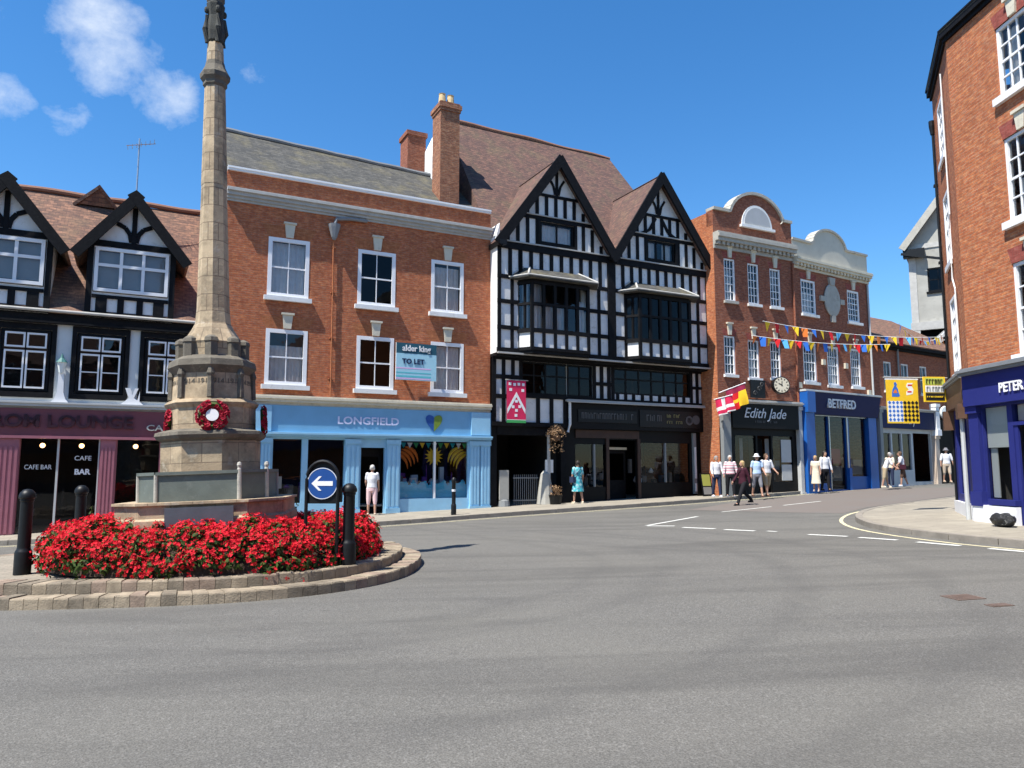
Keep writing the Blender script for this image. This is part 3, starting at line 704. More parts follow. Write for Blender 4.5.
# to let board
tl = empty('to_let_board', (0, 0, 0), R(DEG)); a = R(DEG); sx_, sy_ = -3.84, -.42
tl.location = (OB[0]+math.cos(a)*-3.05-math.sin(a)*-.3, OB[1]+math.sin(a)*-3.05+math.cos(a)*-.3, 4.7)
tag(tl, 'dark and pale blue TO LET board fixed to the brick wall between two sash windows', 'sign')
box(tl, 'panel', 'cloth_white', -.76, .76, 0, .04, 0, 1.32)
mb = MB(); mb.box(-.76, .76, -.004, 0, .95, 1.32, 0); mb.box(-.76, .76, -.003, 0, .0, .95, 1)
for z0, z1, m in ((.10, .16, 3), (.24, .28, 3), (.40, .44, 2), (.03, .07, 2)): mb.box(-.76, .55, -.006, -.003, z0, z1, m)
mb.build('printed_face', ['cloth_boardtop', 'cloth_board', 'cloth_boardpink', 'cloth_boardteal'], tl)
text('alder king', .30, 'white_paint', tl, (0, -.008, 1.13), bold=.006, sx=.9); text('TO LET', .25, 'deep_navy_paint', tl, (-.12, -.008, .66), bold=.006)
MB().box(-.7, -.62, .04, .28, .6, .68).box(.62, .7, .04, .28, .6, .68).build('bracket', 'steel', tl)

# ================= half timbered building on the left with the maroon cafe front
e, F = building('half_timbered_cafe_building', 'half timbered building with brown tiled roof and two dormers above a maroon cafe front', 'building', -24.0)
gw = [(-22.1, -20.9), (-20.2, -18.95), (-18.8, -17.55), (-17.0, -15.85), (-15.47, -14.2), (-13.57, -12.28), (-11.77, -10.5)]
wh = [(a, b, 3.78, 5.6) for a, b in gw]
mb = MB(); mb.holes(-24, -9.61, 3.5, 5.8, wh, 0, .16); mb.build('wall', 'grey_plaster', F)
shell(F, 'plaster', -24, -9.61, 0, 8, -.9, 6.0)
mb = MB()
for a, b, c, d in wh:
    mb.box(a-.12, a+.0, -.05, .02, 3.62, 5.78); mb.box(b, b+.12, -.05, .02, 3.62, 5.78); mb.box(a, b, -.05, .02, 3.62, 3.779); mb.box(a, b, -.05, .02, 5.601, 5.78)
mb.build('window_surround', 'black_timber', F)
for i, (a, b, c, d) in enumerate(wh):
    w_ = window(F, a+.03, b-.03, c+.03, d-.02, 0, 2, 3, fw=.055, bar=.06, rec=-.01, hbars=[.34, .66], sash=False, mat='black_paint', pane='window_glass')
    mb = MB()
    for k in range(2):
        x0 = a+.10+(b-a-.2)*k/2; x1 = a+.10+(b-a-.2)*(k+1)/2
        for z0, z1 in ((3.88, 4.98), (5.06, 5.5)):
            x0_, x1_ = x0+.02, x1-.02
            mb.box(x0_, x0_+.045, -.035, .03, z0, z1); mb.box(x1_-.045, x1_, -.035, .03, z0, z1); mb.box(x0_+.045, x1_-.045, -.035, .03, z0, z0+.05); mb.box(x0_+.045, x1_-.045, -.035, .03, z1-.05, z1)
        mb.box(x0+.06, x1-.06, -.03, .02, 4.42, 4.45)
    mb.build('casement', 'white_paint', w_)
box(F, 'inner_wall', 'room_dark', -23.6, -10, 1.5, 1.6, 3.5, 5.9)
mb = MB()
for x in (-14.9, -13.98, -12.05): pass
moulding(F, 'ledge', 'pale_grey_paint', -24, -9.62, 3.30, [(.10, .06), (.26, .08), (.30, .05), (.05, .03)])
moulding(F, 'eaves_fascia', 'black_timber', -24, -9.62, 5.801, [(.18, .06), (.12, .30)])
MB().tube([(-24, -.30, 6.16), (-9.63, -.30, 6.14)], .045, 8).build('gutter', 'pale_lead', F)
# main roof with the two gabled dormers
def zr(y): return 6.17 + (y+.22)*1.14
rs = zr; mb = MB()
mb.slab([(-24, -.22, 6.17), (-9.61, -.22, 6.17), (-9.61, 4.1, zr(4.1)-.08), (-24, 4.1, zr(4.1)+.02)], .10)
mb.slab([(-24, 8.4, 6.17), (-9.61, 8.4, 6.17), (-9.61, 4.1, zr(4.1)-.08), (-24, 4.1, zr(4.1)+.02)], .10)
rf = mb.build('roof', 'warm_clay_tile', F)
MB().tube([(-24+i*.4, 4.1, zr(4.1)+.03+.02*math.sin(i*.9)) for i in range(37)], .10, 8).build('ridge_tiles', 'terracotta', rf)
mb = MB()      # rear cross gable whose peak shows over the ridge
mb.slab([(-14.2, 3.7, 10.7), (-13.4, 3.3, 11.35), (-13.4, 6.5, 11.45), (-14.5, 6.5, 10.2)], .1); mb.slab([(-12.8, 3.7, 10.7), (-13.4, 3.3, 11.35), (-13.4, 6.5, 11.45), (-12.4, 6.5, 10.2)], .1)
mb.face([(-14.2, 3.7, 10.7), (-12.8, 3.7, 10.7), (-13.4, 3.3, 11.35)]); mb.build('rear_roof', 'warm_clay_tile', F)
def dormer(cx, F=Fr(F.emp, (F.loc[0], F.loc[1], F.loc[2]-.12))):
    y0 = -.12; w0, w1 = cx-1.03, cx+1.03
    mb = MB(); mb.holes(cx-1.18, cx+1.18, 6.2, 8.42, [(w0, w1, 6.98, 8.36)], y0, .12)
    mb.face([(cx-1.18, y0, 8.42), (cx+1.18, y0, 8.42), (cx, y0, 9.85)])
    mb.box(cx-1.18, cx-1.08, y0+.001, 2.2, 6.2, 8.42); mb.box(cx+1.08, cx+1.18, y0+.001, 2.2, 6.2, 8.42)
    dm = mb.build('dormer', 'aged_white_paint', F)
    mb = MB(); D = .05
    for x in (cx-1.13, cx+1.13): mb.box(x-.08, x+.08, y0-D, y0, 6.25, 8.4)
    for x in (-.78, -.26, .26, .78): mb.box(cx+x-.09-(.06 if abs(x) > .5 else 0), cx+x+.09+(.06 if abs(x) > .5 else 0), y0-D+.003, y0, 6.36, 6.83)
    mb.box(cx-1.2, cx+1.2, y0-D-.02, y0, 6.22, 6.36); mb.box(cx-1.04, cx+1.04, y0-D-.01, y0, 6.80, 6.9); mb.box(cx-1.2, cx+1.2, y0-D-.01, y0, 8.40, 8.58)
    mb.box(cx-.07, cx+.07, y0-D, y0, 8.58, 9.7)
    for sg in (-1, 1):
        pts = [(cx+sg*.07, 8.62), (cx+sg*.12, 8.86), (cx+sg*.25, 9.05), (cx+sg*.48, 9.16)]
        for p, q in zip(pts, pts[1:]): mb.beam(p, q, .13, y0, D-.01)
    mb.build('timber_framing', 'black_timber', dm)
    mb = MB()
    for sg in (-1, 1): mb.beam((cx+sg*1.54, 8.00), (cx-sg*.12, 10.09), .30, y0-.28-.003*sg, .09)
    mb.build('bargeboard', 'black_timber', dm)
    mb = MB()
    for sg in (-1, 1):
        a_, b_ = (cx+sg*1.58, 8.08), (cx, 10.08)
        ym = lambda z: (z-6.17)/1.14-.22+.1
        mb.slab([(a_[0], -.36, a_[1]), (b_[0], -.36, b_[1]), (b_[0], ym(b_[1]), b_[1]), (a_[0], ym(a_[1]), a_[1])], .09)
    mb.build('dormer_roof', 'warm_clay_tile', dm)
    MB().box(cx-1.68, cx+1.68, -.37, y0, 8.02, 8.06).build('dormer_soffit', 'black_timber', dm) if False else None
    w_ = window(dm, w0+.02, w1-.02, 7.0, 8.36, y0, 3, 2, fw=.10, bar=.09, rec=-.09, hbars=[.62], sash=False, cur=('blind', .95, 'blind_grey'), sill=None)
for cx in (-12.22, -15.52, -18.9): dormer(cx)
# cafe front
MA = 'maroon_paint'; paint('maroon_fascia', (.17, .05, .065), .5, .15, 2, .06)
ops = [(-22.5, -19.9, .1, 2.45), (-19.3, -16.0, .1, 2.45), (-14.78, -13.88, -.35, 2.45), (-13.82, -12.80, -.35, 2.45), (-12.34, -11.2, .55, 2.45)]
mb = MB(); mb.holes(-24, -9.7, -.9, 2.52, ops, -.06, .16); shop = mb.build('shopfront', MA, F)
box(shop, 'fascia', 'maroon_fascia', -24, -9.7, -.16, .05, 2.521, 3.298)
moulding(shop, 'fascia_ledge', 'maroon_paint', -24, -9.7, 2.44, [(.14, .08)], -.06)
for a, b in ((-15.3, -14.80), (-12.78, -12.38), (-11.18, -10.7), (-15.95, -15.4)): pilaster(shop, a, b, -.6, 2.43, -.06, MA, .07, 4, False)
for a, b, c, d in ops: panes(shop, a, b, c, d, .05, 'black_glass' if False else 'shop_glass')
box(shop, 'mullion', 'pale_grey_paint', -13.878, -13.822, -.07, .07, -.35, 2.45); box(shop, 'mullion', 'pale_grey_paint', -12.83, -12.795, -.075, .07, -.35, 2.45)
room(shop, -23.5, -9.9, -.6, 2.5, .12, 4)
goods(shop, -23, -10.2, -.4, 1.2, .6, 2.5, 40, ['room_mid', 'brown_wood', 'room_dark', 'room_dark', 'hair_grey'], 'furniture')
for x in (-14.3, -13.3, -11.85): 
    l_ = MB().tube([(x, .55, 2.5), (x, .55, 2.33)], .008, 6).build('pendant_lamp', 'black_iron', shop); MB().ball((x, .55, 2.26), .07, 10, 8).build('bulb', 'lit_bulb', l_)
text('ROM LOUNGE', .50, 'maroon_letter', shop, (-11.95, -.18, 2.92), 'RIGHT', ext=.05, bold=.012, sx=1.1); text('CAFE BAR', .25, 'pale_lead', shop, (-11.6, -.18, 2.80), 'LEFT', ext=.03, bold=.004, sx=1.35)
text('CAFE BAR', .19, 'white_paint', shop, (-14.33, .035, 1.62), sx=.8); text('CAFE', .19, 'white_paint', shop, (-13.22, .035, 1.88)); text('BAR', .22, 'white_paint', shop, (-13.22, .035, 1.48), bold=.008)
# bracket lamp fixed between the windows
a = R(DEG)
def onwall(s, y, z, deg=DEG, org=OB):
    a = R(deg); return (org[0]+math.cos(a)*s-math.sin(a)*y, org[1]+math.sin(a)*s+math.cos(a)*y, z)
paint('verdigris', (.05, .16, .15), .6, .2); paint('tan_pier', (.55, .45, .36), .7, .1)
lp = empty('wall_lantern', onwall(-13.9, 0, 3.5), R(DEG)); tag(lp, 'white ornamental bracket with a green topped lantern between the half timbered windows', 'lantern')
mb = MB(); mb.prism([(-.24, -.02), (.24, -.02), (.14, .10), (.08, .30), (.07, .85), (-.07, .85), (-.08, .30), (-.14, .10)], -.14, 0); mb.build('bracket', 'white_paint', lp)
mb = MB(); mb.lathe([(.06, .86), (.12, 1.15), (.13, 1.16)], 6, (0, -.17, 0)); mb.build('lamp_glass', 'blind_white', lp); MB().lathe([(.15, 1.16), (.11, 1.22), (.05, 1.29), (.03, 1.36), (.01, 1.42)], 8, (0, -.17, 0)).build('lamp_cap', 'verdigris', lp)
tb = empty('wall_bracket', onwall(-12.02, 0, 3.5), R(DEG)); tag(tb, 'small white carved bracket on the wall between window and monument', 'bracket')
MB().prism([(-.34, -.02), (.34, -.02), (.2, .10), (.2, .42), (.14, .14), (.04, .2), (.16, .5), (.06, .5), (0, .3), (-.06, .5), (-.2, .5), (-.1, .2), (-.16, .14), (-.2, .10)], -.10, 0).build('scroll', 'white_paint', tb)
# aerial on the roof
ar = empty('television_aerial', onwall(-12.25, 2.2, 8.9), R(DEG)); tag(ar, 'thin television aerial on a mast behind the dormer roof', 'aerial')
MB().tube([(0, 0, 0), (0, 0, 3.9)], .03, 6).build('mast', 'steel', ar)
mb = MB(); mb.tube([(-.38, -.2, 3.5), (.5, .2, 3.9)], .014, 6)
for i in range(7): t = i/6; x, z = -.34+.8*t, 3.52+.36*t; mb.tube([(x, -.2, z), (x, .2, z)], .009, 5)
mb.build('antenna', 'steel', ar)
# ================= the tall black and white timbered building
paint('dark_oak', (.045, .022, .014), .6, .3, 5, .2)
e, F = building('timber_framed_building', 'tall black and white timber framed building with two front gables and jettied floors', 'building', 0.0)
TB, PL = 'black_timber', 'plaster'
Y2, Y1 = -.60, -.14
b1 = (1.22, 3.72); b2 = (6.22, 8.80)
mb = MB()
aw = [(1.86, 3.41, 10.36, 11.22), (7.02, 8.5, 10.36, 11.22)]
G1 = ((.02, 10.15), (2.62, 13.75), (5.12, 10.15)); G2 = ((5.22, 10.15), (7.66, 13.98), (10.42, 10.15))
def gz(g, x):
    (x0, z0), (xa, za), (x1, z1) = g
    return z0+(za-z0)*(x-x0)/(xa-x0) if x < xa else z1+(za-z1)*(x1-x)/(x1-xa)
mb.holes(0, 10.3, 5.85, 10.15, [(b1[0], b1[1], 6.05, 8.75), (b2[0], b2[1], 6.05, 8.75)], Y2, .1)
for g, w_ in ((G1, aw[0]), (G2, aw[1])):
    (x0, z0), (xa, za), (x1, z1) = g; a, b, c, d = w_
    mb.face([(x0,Y2,z0),(a,Y2,z0),(a,Y2,gz(g,a))]); mb.face([(b,Y2,z0),(x1,Y2,z0),(b,Y2,gz(g,b))]); mb.face([(a,Y2,z0),(b,Y2,z0),(b,Y2,c),(a,Y2,c)])
    mb.face([(a,Y2,d),(b,Y2,d),(b,Y2,gz(g,b)),(xa,Y2,za),(a,Y2,gz(g,a))])
mb.box(.003, .25, Y2+.002, 6, 5.9, 10.1); mb.box(10.05, 10.3, Y2+.002, 6, 5.9, 10.1)
mb.prism([(0.004, 10.1), (.25, 10.1), (.25, 11)], Y2+.3, 6)
wall = mb.build('upper_wall', PL, F)
# white rendered flank above the neighbouring roof
MB().prism([(0, 10), (.2, 10), (.2, 10.4), (0, 10.4)], -.2, 8).build('verge_wall', PL, F)
mb = MB(); mb.loft([[(.02, -.3, 10.0), (.02, 9.5, 10.0), (.02, 4.9, 17.3)], [(.22, -.3, 10.0), (.22, 9.5, 10.0), (.22, 4.9, 17.3)]]); mb.build('flank_wall', 'old_clay_tile', F)
mb = MB(); D = .045
def studs(x0, x1, z0, z1, n, w_=.13, y=Y2, d=D): 
    for i in range(n+1): x = x0+(x1-x0)*i/n; mb.box(x-w_/2, x+w_/2, y-d, y, z0, z1)
def rail(x0, x1, z, h=.16, y=Y2, d=D+.012): mb.box(x0, x1, y-d, y, z-h/2, z+h/2)
rail(-.02, 10.32, 5.96, .24, d=.10)
for a, b in ((.0, b1[0]-.02), (b1[1]+.02, b2[0]-.02), (b2[1]+.02, 10.3)):
    for z in (6.86, 7.86, 8.82): rail(a, b, z, .15)
rail(0, 10.3, 10.05, .26, d=.09)
for x0, x1, n in ((.08, .62, 1), (4.02, 5.08, 2), (5.3, 5.86, 1), (9.15, 10.22, 2)):
    studs(x0, x1, 6.07, 6.79, n); studs(x0, x1, 6.93, 7.79, n); studs(x0, x1, 7.93, 8.75, n); 
studs(.95, .96, 6.07, 9.93, 1, .12); 
studs(.08, 5.08, 8.89, 9.93, 11, .15); studs(5.3, 10.22, 8.89, 9.93, 11, .15)
mb.box(4.98, 5.32, Y2-.09, Y2, 6.07, 10.15)
for g, w_ in ((G1, aw[0]), (G2, aw[1])):
    (x0, z0), (xa, za), (x1, z1) = g; a, b, c, d = w_
    for z, h in ((11.34, .13), (12.3, .11)):
        l = x0+(xa-x0)*(z-z0)/(za-z0); r_ = x1-(x1-xa)*(z-z1)/(za-z1); rail(l, r_, z, h)
    for k in range(1, 12):
        x = x0+(x1-x0)*k/12; zt = gz(g, x)
        for lo, hi in ((10.18, 11.27), (11.41, 12.24)):
            if zt-.2 > lo and not (hi < 11.3 and a-.05 < x < b+.05): mb.box(x-.07, x+.07, Y2-D, Y2, lo, min(hi, zt-.18))
    mb.box(a-.12, a, Y2-.07, Y2, 10.18, 11.27); mb.box(b, b+.12, Y2-.07, Y2, 10.18, 11.27); mb.box(a, b, Y2-.07, Y2, 10.20, 10.355); mb.box(a, b, Y2-.07, Y2, 11.225, 11.27)
    mb.box(xa-.06, xa+.06, Y2-D, Y2, 12.36, za-.3)
    for sg in (-1, 1):
        pts = [(xa+sg*.08, 12.40), (xa+sg*.16, 12.75), (xa+sg*.34, 13.02)]
        for p, q in zip(pts, pts[1:]): mb.beam(p, q, .09, Y2, D)
        if g is G2:
            pts = [(xa+sg*.9, 11.45), (xa+sg*.5, 11.65), (xa+sg*.16, 12.2)]
            for p, q in zip(pts, pts[1:]): mb.beam(p, q, .12, Y2, D+.01)
mb.build('timber_framing', TB, F)
mb = MB(); 
for g in (G1, G2):
    (x0, z0), (xa, za), (x1, z1) = g; l = x0+(xa-x0)*(11.4-z0)/(za-z0); r_ = x1-(x1-xa)*(11.4-z1)/(za-z1)
    mb.box(l, r_, Y2-.10, Y2-.001, 11.408, 11.45); mb.box(x0, x1, Y2-.13, Y2-.001, 10.182, 10.23)
mb.box(-.04, 10.34, Y2-.20, Y2-.101, 5.84, 5.90); mb.build('drip_moulding', 'pale_lead', F)
mb = MB(); mb.box(-.02, 10.32, Y2, Y1+.1, 5.78, 5.839); mb.build('jetty_soffit', TB, F)
for i, (a, b, c, d) in enumerate(aw):
    window(F, a+.02, b-.02, c+.01, d-.01, Y2, 2 if i == 0 else 3, 1, fw=.06, bar=.07, mat='black_paint', rec=.0, cur=('net', .0) if i == 0 else ('pair', .35), name='attic_window')
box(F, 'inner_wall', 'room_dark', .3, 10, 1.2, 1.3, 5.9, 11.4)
# gable roofs and main roof
mb = MB()
main = lambda y: 10.2+(y+.1)*1.42
for g in (G1, G2):
    (x0, z0), (xa, za), (x1, z1) = g
    ym = lambda z: (z-10.2)/1.42-.1+.15
    for xb, s_ in ((x0-.12, -1), (x1+.12, 1)):
        mb.slab([(xb, Y2-.29, 10.12), (xa, Y2-.29, za+.12), (xa, ym(za+.12), za+.12), (xb, ym(10.12)+.2, 10.12)], .12)
mb.slab([(.1, -.12, 10.2), (10.3, -.12, 10.2), (9.0, 5.0, 17.35), (.1, 5.0, 17.42)], .12)
mb.slab([(.1, 10, 10.2), (10.3, 10, 10.2), (9.0, 5.0, 17.35), (.1, 5.0, 17.42)], .12)
mb.face([(10.3, -.1, 10.2), (10.3, 10, 10.2), (9.0, 5.0, 17.35)])
rf = mb.build('roof', 'old_clay_tile', F)
MB().tube([(.05+i*.45, 5.0, 17.44+.03*math.sin(i*.8)-.035*(i > 6)*(i-6)*.3) for i in range(21)], .10, 8).build('ridge_tiles', 'terracotta', rf)
mb = MB()
for g in (G1, G2):
    (x0, z0), (xa, za), (x1, z1) = g
    mb.beam((x0-.14, 9.98), (xa+.08, za+.09), .36, Y2-.30, .09); mb.beam((x1+.14, 9.98), (xa-.08, za+.09), .36, Y2-.304, .09)
mb.build('bargeboard', TB, F)
mb = MB(); mb.box(-.08, .22, Y2-.4, .5, 9.95, 10.12); mb.box(5.0, 5.36, Y2-.3, .2, 10.0, 10.16); mb.build('eaves_gutter', 'black_iron', F)
# oriel bays
def bay(a, b, zs, open_mat, cur, white_side):
    yb = Y2-.5; c = .34
    P = [(a-c, Y2), (a, yb), (b, yb), (b+c, Y2)]
    mb = MB(); mb.extr([(x, y) for x, y in P], 5.88, 6.0); mb.extr(P, 8.66, 8.78)
    n = 5
    def bar(p, w_, z0, z1): mb.box(p[0]-w_/2, p[0]+w_/2, p[1]-.045, p[1]+.06, z0, z1)
    for i in range(n+1): bar((a+(b-a)*i/n, yb), .12, 6.0, 8.66)
    for (p, q) in zip(P, P[1:]):
        for z, h in ((6.76, .16), (7.78, .10), (8.6, .12), (6.06, .12)):
            d = Vector((q[0]-p[0], q[1]-p[1])).normalized(); nn = Vector((-d.y, d.x))*.05
            Q = [(p[0]-nn.x, p[1]-nn.y), (q[0]-nn.x, q[1]-nn.y), (q[0]+nn.x, q[1]+nn.y), (p[0]+nn.x, p[1]+nn.y)]; mb.extr(Q, z-h/2+.001, z+h/2)
    for p in ((a-c/2, (Y2+yb)/2), (b+c/2, (Y2+yb)/2)): bar(p, .06, 6.8, 8.6)
    by = mb.build('oriel_bay', TB, F)
    mb = MB()
    for p, q in zip(P, P[1:]): mb.face([(p[0], p[1]+.01, 6.0), (q[0], q[1]+.01, 6.0), (q[0], q[1]+.01, 6.76), (p[0], p[1]+.01, 6.76)])
    mb.build('infill_panel', 'aged_white_paint', by)
    mb = MB()
    for p, q in zip(P, P[1:]): mb.face([(p[0], p[1]+.012, 6.76), (q[0], q[1]+.012, 6.76), (q[0], q[1]+.012, 8.66), (p[0], p[1]+.012, 8.66)])
    mb.build('pane', 'window_glass' if cur else 'black_glass', by)
    if cur:
        curtain(by, a+.05, a+(b-a)*.62, 6.8, 7.75, yb+.22); curtain(by, b-.42, b-.05, 6.8, 8.1, yb+.24); curtain(by, a+.05, a+.62, 7.8, 8.6, yb+.22, 'blind_grey')
        MB().box(a-c*.5, a, yb+.3, yb+.32, 6.8, 8.6).build('blind', 'blind_white', by)
    else:
        MB().box(a-c*.5, a+.02, yb+.3, yb+.32, 6.8, 8.3).build('blind', 'blind_grey', by)
    mb = MB(); e0 = .28
    Q0 = [(a-c-.42, Y2), (a-.30, yb-e0), (b+.30, yb-e0), (b+c+.42, Y2)]; Q1 = [(a-.1, Y2), (a+.15, Y2-.05), (b-.15, Y2-.05), (b+.1, Y2)]
    z0, z1 = 8.80, 9.26
    for i in range(3):
        mb.face([(*Q0[i], z0), (*Q0[i+1], z0), (*Q1[i+1], z1), (*Q1[i], z1)]); mb.face([(*Q0[i], z0-.07), (*Q0[i+1], z0-.07), (*Q0[i+1], z0), (*Q0[i], z0)])
    mb.face([(x, y, z0-.07) for x, y in Q0]); mb.build('bay_roof', 'stone_slate', by)
    mb = MB()
    for i in range(4): mb.tube([(*Q0[i], z0+.02), (*Q1[i], z1+.02)], .045, 6)
    mb.tube([(*p, z0+.01) for p in Q0], .035, 6)
    mb.build('lead_roll', 'pale_lead', by)
bay(*b1, None, None, True, 1); bay(*b2, None, None, False, 0)
# first floor under the jetty
fw_ = [(1.25, 4.5, 4.42, 5.7), (5.45, 9.55, 4.62, 5.7)]
mb = MB(); mb.holes(0, 3.3, 3.2, 5.85, [(1.25, 3.3, 4.42, 5.7)], Y1, .12); mb.holes(3.3, 10.4, 4.3, 5.85, [(3.3, 4.5, 4.42, 5.7), (5.45, 9.55, 4.62, 5.7)], Y1, .12); mb.build('middle_wall', PL, F)
mb = MB()
def st(x0, x1, z0, z1): mb.box(x0, x1, Y1-D, Y1, z0, z1)
for x in (.0, .42, .82, 1.16): st(x, x+.14 if x else .17, 3.3, 5.8)
for z in (5.05, 4.3): mb.box(.17, 1.25, Y1-D-.01, Y1, z-.08, z+.08)
mb.box(0, 3.3, Y1-.08, Y1, 3.18, 3.34)
for x in (1.9, 2.5, 3.12): st(x, x+.16, 3.34, 4.3)
mb.box(1.25, 4.5, Y1-.07, Y1, 4.28, 4.415); mb.box(4.5, 10.4, Y1-.06, Y1, 4.30, 4.40); mb.box(0, 10.4, Y1-.07, Y1, 5.701, 5.84)
for x in (4.5, 4.86, 5.22): st(x, x+.16, 4.4, 5.70)
mb.box(4.66, 5.45, Y1-.06, Y1, 4.92, 5.06)
for x in (5.42, 9.52, 9.85, 10.2): st(x, x+.14, 4.4, 5.7)
mb.box(9.55, 10.4, Y1-.06, Y1, 5.0, 5.12)
for x in (5.75, 6.15, 6.55, 7.0, 7.45, 7.9, 8.35, 8.8, 9.2): st(x-.10, x+.04, 4.4, 4.62)
mb.build('timber_framing', TB, F)
for a, b, c, d in fw_:
    window(F, a, b, c, d, Y1, 6, 2, fw=.07, bar=.06, mat='black_paint', rec=.01, pane='black_glass', name='leaded_window', hbars=[.6])
mb = MB()
for x, h in ((6.25, .85), (6.6, .6), (6.95, .9)): mb.lathe([(.05, 4.66), (.08, 4.8), (.04, 5.1), (.07, 4.66+h)], 8, (x, .05, 0))
mb.build('window_ornaments', 'tan_wood', F)
# ground floor: passage on the left, long dark shopfront on the right
mb = MB(); mb.box(3.2, 10.5, -.36, -.02, 4.22, 4.295); mb.box(3.2, 10.5, -.40, -.30, 4.18, 4.22); mb.build('fascia_ledge', 'pale_lead', F)
mb = MB(); mb.holes(3.3, 10.45, -.1, 3.15, [(3.75, 5.2, .85, 2.55), (5.35, 6.75, .1, 2.75), (6.95, 9.55, 1.0, 2.65)], 0, .14); shop = mb.build('shopfront', 'black_paint', F)
box(shop, 'fascia', 'black_paint', 3.3, 10.45, -.22, .02, 3.15, 4.18)
box(shop, 'name_board', 'black_iron', 3.75, 6.6, -.26, -.221, 3.42, 3.92); box(shop, 'name_board', 'black_iron', 6.75, 9.95, -.26, -.221, 3.30, 4.0)
def faint(par, x0, x1, z, h, y, mat, n):
    mb = MB()
    for i in range(n):
        x = x0+(x1-x0)*i/n; w_ = (x1-x0)/n
        if rnd.random() < .14: continue
        mb.box(x, x+w_*.22, y-.012, y, z, z+h)
        if rnd.random() < .6: mb.box(x+w_*.22, x+w_*.7, y-.012, y, z+h*rnd.choice([0, .45, .88]), z+h*rnd.choice([.12, .55, 1])) if False else mb.box(x+w_*.22, x+w_*.68, y-.012, y, z+h*.84, z+h)
        if rnd.random() < .5: mb.box(x+w_*.5, x+w_*.7, y-.012, y, z, z+h*.8)
    mb.build('worn_lettering', mat, par)
faint(shop, 3.9, 6.45, 3.56, .24, -.26, 'dim_letter', 18); faint(shop, 6.9, 8.0, 3.55, .26, -.26, 'dim_letter', 6); faint(shop, 8.15, 9.0, 3.72, .14, -.26, 'gold_letter', 7); faint(shop, 8.15, 9.0, 3.46, .12, -.26, 'gold_letter', 7)
mb = MB(); mb.lathe([(.20, 0), (.20, .02), (.13, .02), (.13, 0)], 14, (9.35, -.262, 3.62), ax=(0, -1, 0)); mb.lathe([(.2, 0), (.2, .02), (.15, .02)], 14, (9.72, -.262, 3.66), ax=(0, -1, 0)); mb.build('round_motifs', 'dim_letter', shop)
for a, b, c, d in ((3.75, 5.2, .85, 2.55), (6.95, 9.55, 1.0, 2.65)): panes(shop, a, b, c, d, .07, 'shop_glass')
mb = MB(); mb.box(3.75, 6.85, -.05, -.001, 2.80, 3.12); mb.box(5.2, 5.34, -.06, .1, .1, 2.8); mb.box(6.76, 6.9, -.06, .1, .1, 2.8); mb.build('door_lintel', 'dark_oak', shop)
box(shop, 'mullion', 'grey_paint', 4.62, 4.68, -.03, .08, .85, 2.55); box(shop, 'mullion', 'grey_paint', 8.2, 8.26, -.03, .08, 1.0, 2.65)
box(shop, 'door_transom', 'cream_stone', 5.5, 6.6, .5, .56, 2.36, 2.46)
mb = MB(); mb.box(5.5, 6.6, .6, .65, .1, 1.1); mb.box(5.5, 5.6, .6, .65, 1.1, 2.35); mb.box(6.5, 6.6, .6, .65, 1.1, 2.35); mb.box(5.6, 6.5, .6, .65, 2.2, 2.35); mb.build('door', 'black_timber', shop)
room(shop, 3.5, 10.2, .0, 3.1, .12, 4, 'black_timber')
goods(shop, 7.0, 9.4, 1.0, 2.1, .3, 1.0, 16, ['cloth_white', 'room_mid', 'room_dark', 'room_mid', 'room_dark']); goods(shop, 3.8, 5.1, .9, 1.8, .3, 1.0, 10, ['room_mid', 'room_dark', 'room_dark'])
goods(shop, 5.4, 6.6, 1.1, 1.9, 1.2, 2.4, 8, ['cloth_white', 'room_mid', 'blind_grey'], 'furniture')
mb = MB(); mb.box(9.68, 9.84, -.10, -.001, .5, 3.1); mb.build('door_post', 'grey_paint', shop); mb = MB(); mb.box(9.72, 9.80, -.14, -.101, 1.15, 2.5); mb.box(9.72, 9.80, -.14, -.101, .6, .95); mb.build('menu_strip', 'aged_white_paint', shop)
mb = MB(); mb.tube([(3.36, -.26, 4.2), (3.36, -.26, 3.3), (3.30, -.2, 3.0)], .055, 8); mb.build('rainwater_pipe', 'aged_white_paint', F)
mb = MB(); mb.box(0.0, .26, -.06, .3, -.2, 3.2); mb.box(3.05, 3.3, -.06, .3, -.2, 3.2); mb.box(.26, 3.05, -.10, .3, 2.85, 3.18); mb.build('passage_frame', 'black_timber', F)
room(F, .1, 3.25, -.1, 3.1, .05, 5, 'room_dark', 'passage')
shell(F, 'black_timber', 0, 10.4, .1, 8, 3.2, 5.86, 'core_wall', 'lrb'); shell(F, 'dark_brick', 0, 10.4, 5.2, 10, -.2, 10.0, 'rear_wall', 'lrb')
mb = MB()      # railings of the passage gate
for i in range(12): x = 1.15+i*.09; mb.tube([(x, .25, .2), (x, .25, 1.35)], .012, 5)
mb.box(1.1, 2.2, .23, .27, 1.2, 1.24); mb.box(1.1, 2.2, .23, .27, .35, .39); mb.build('iron_gate', 'grey_paint', F)
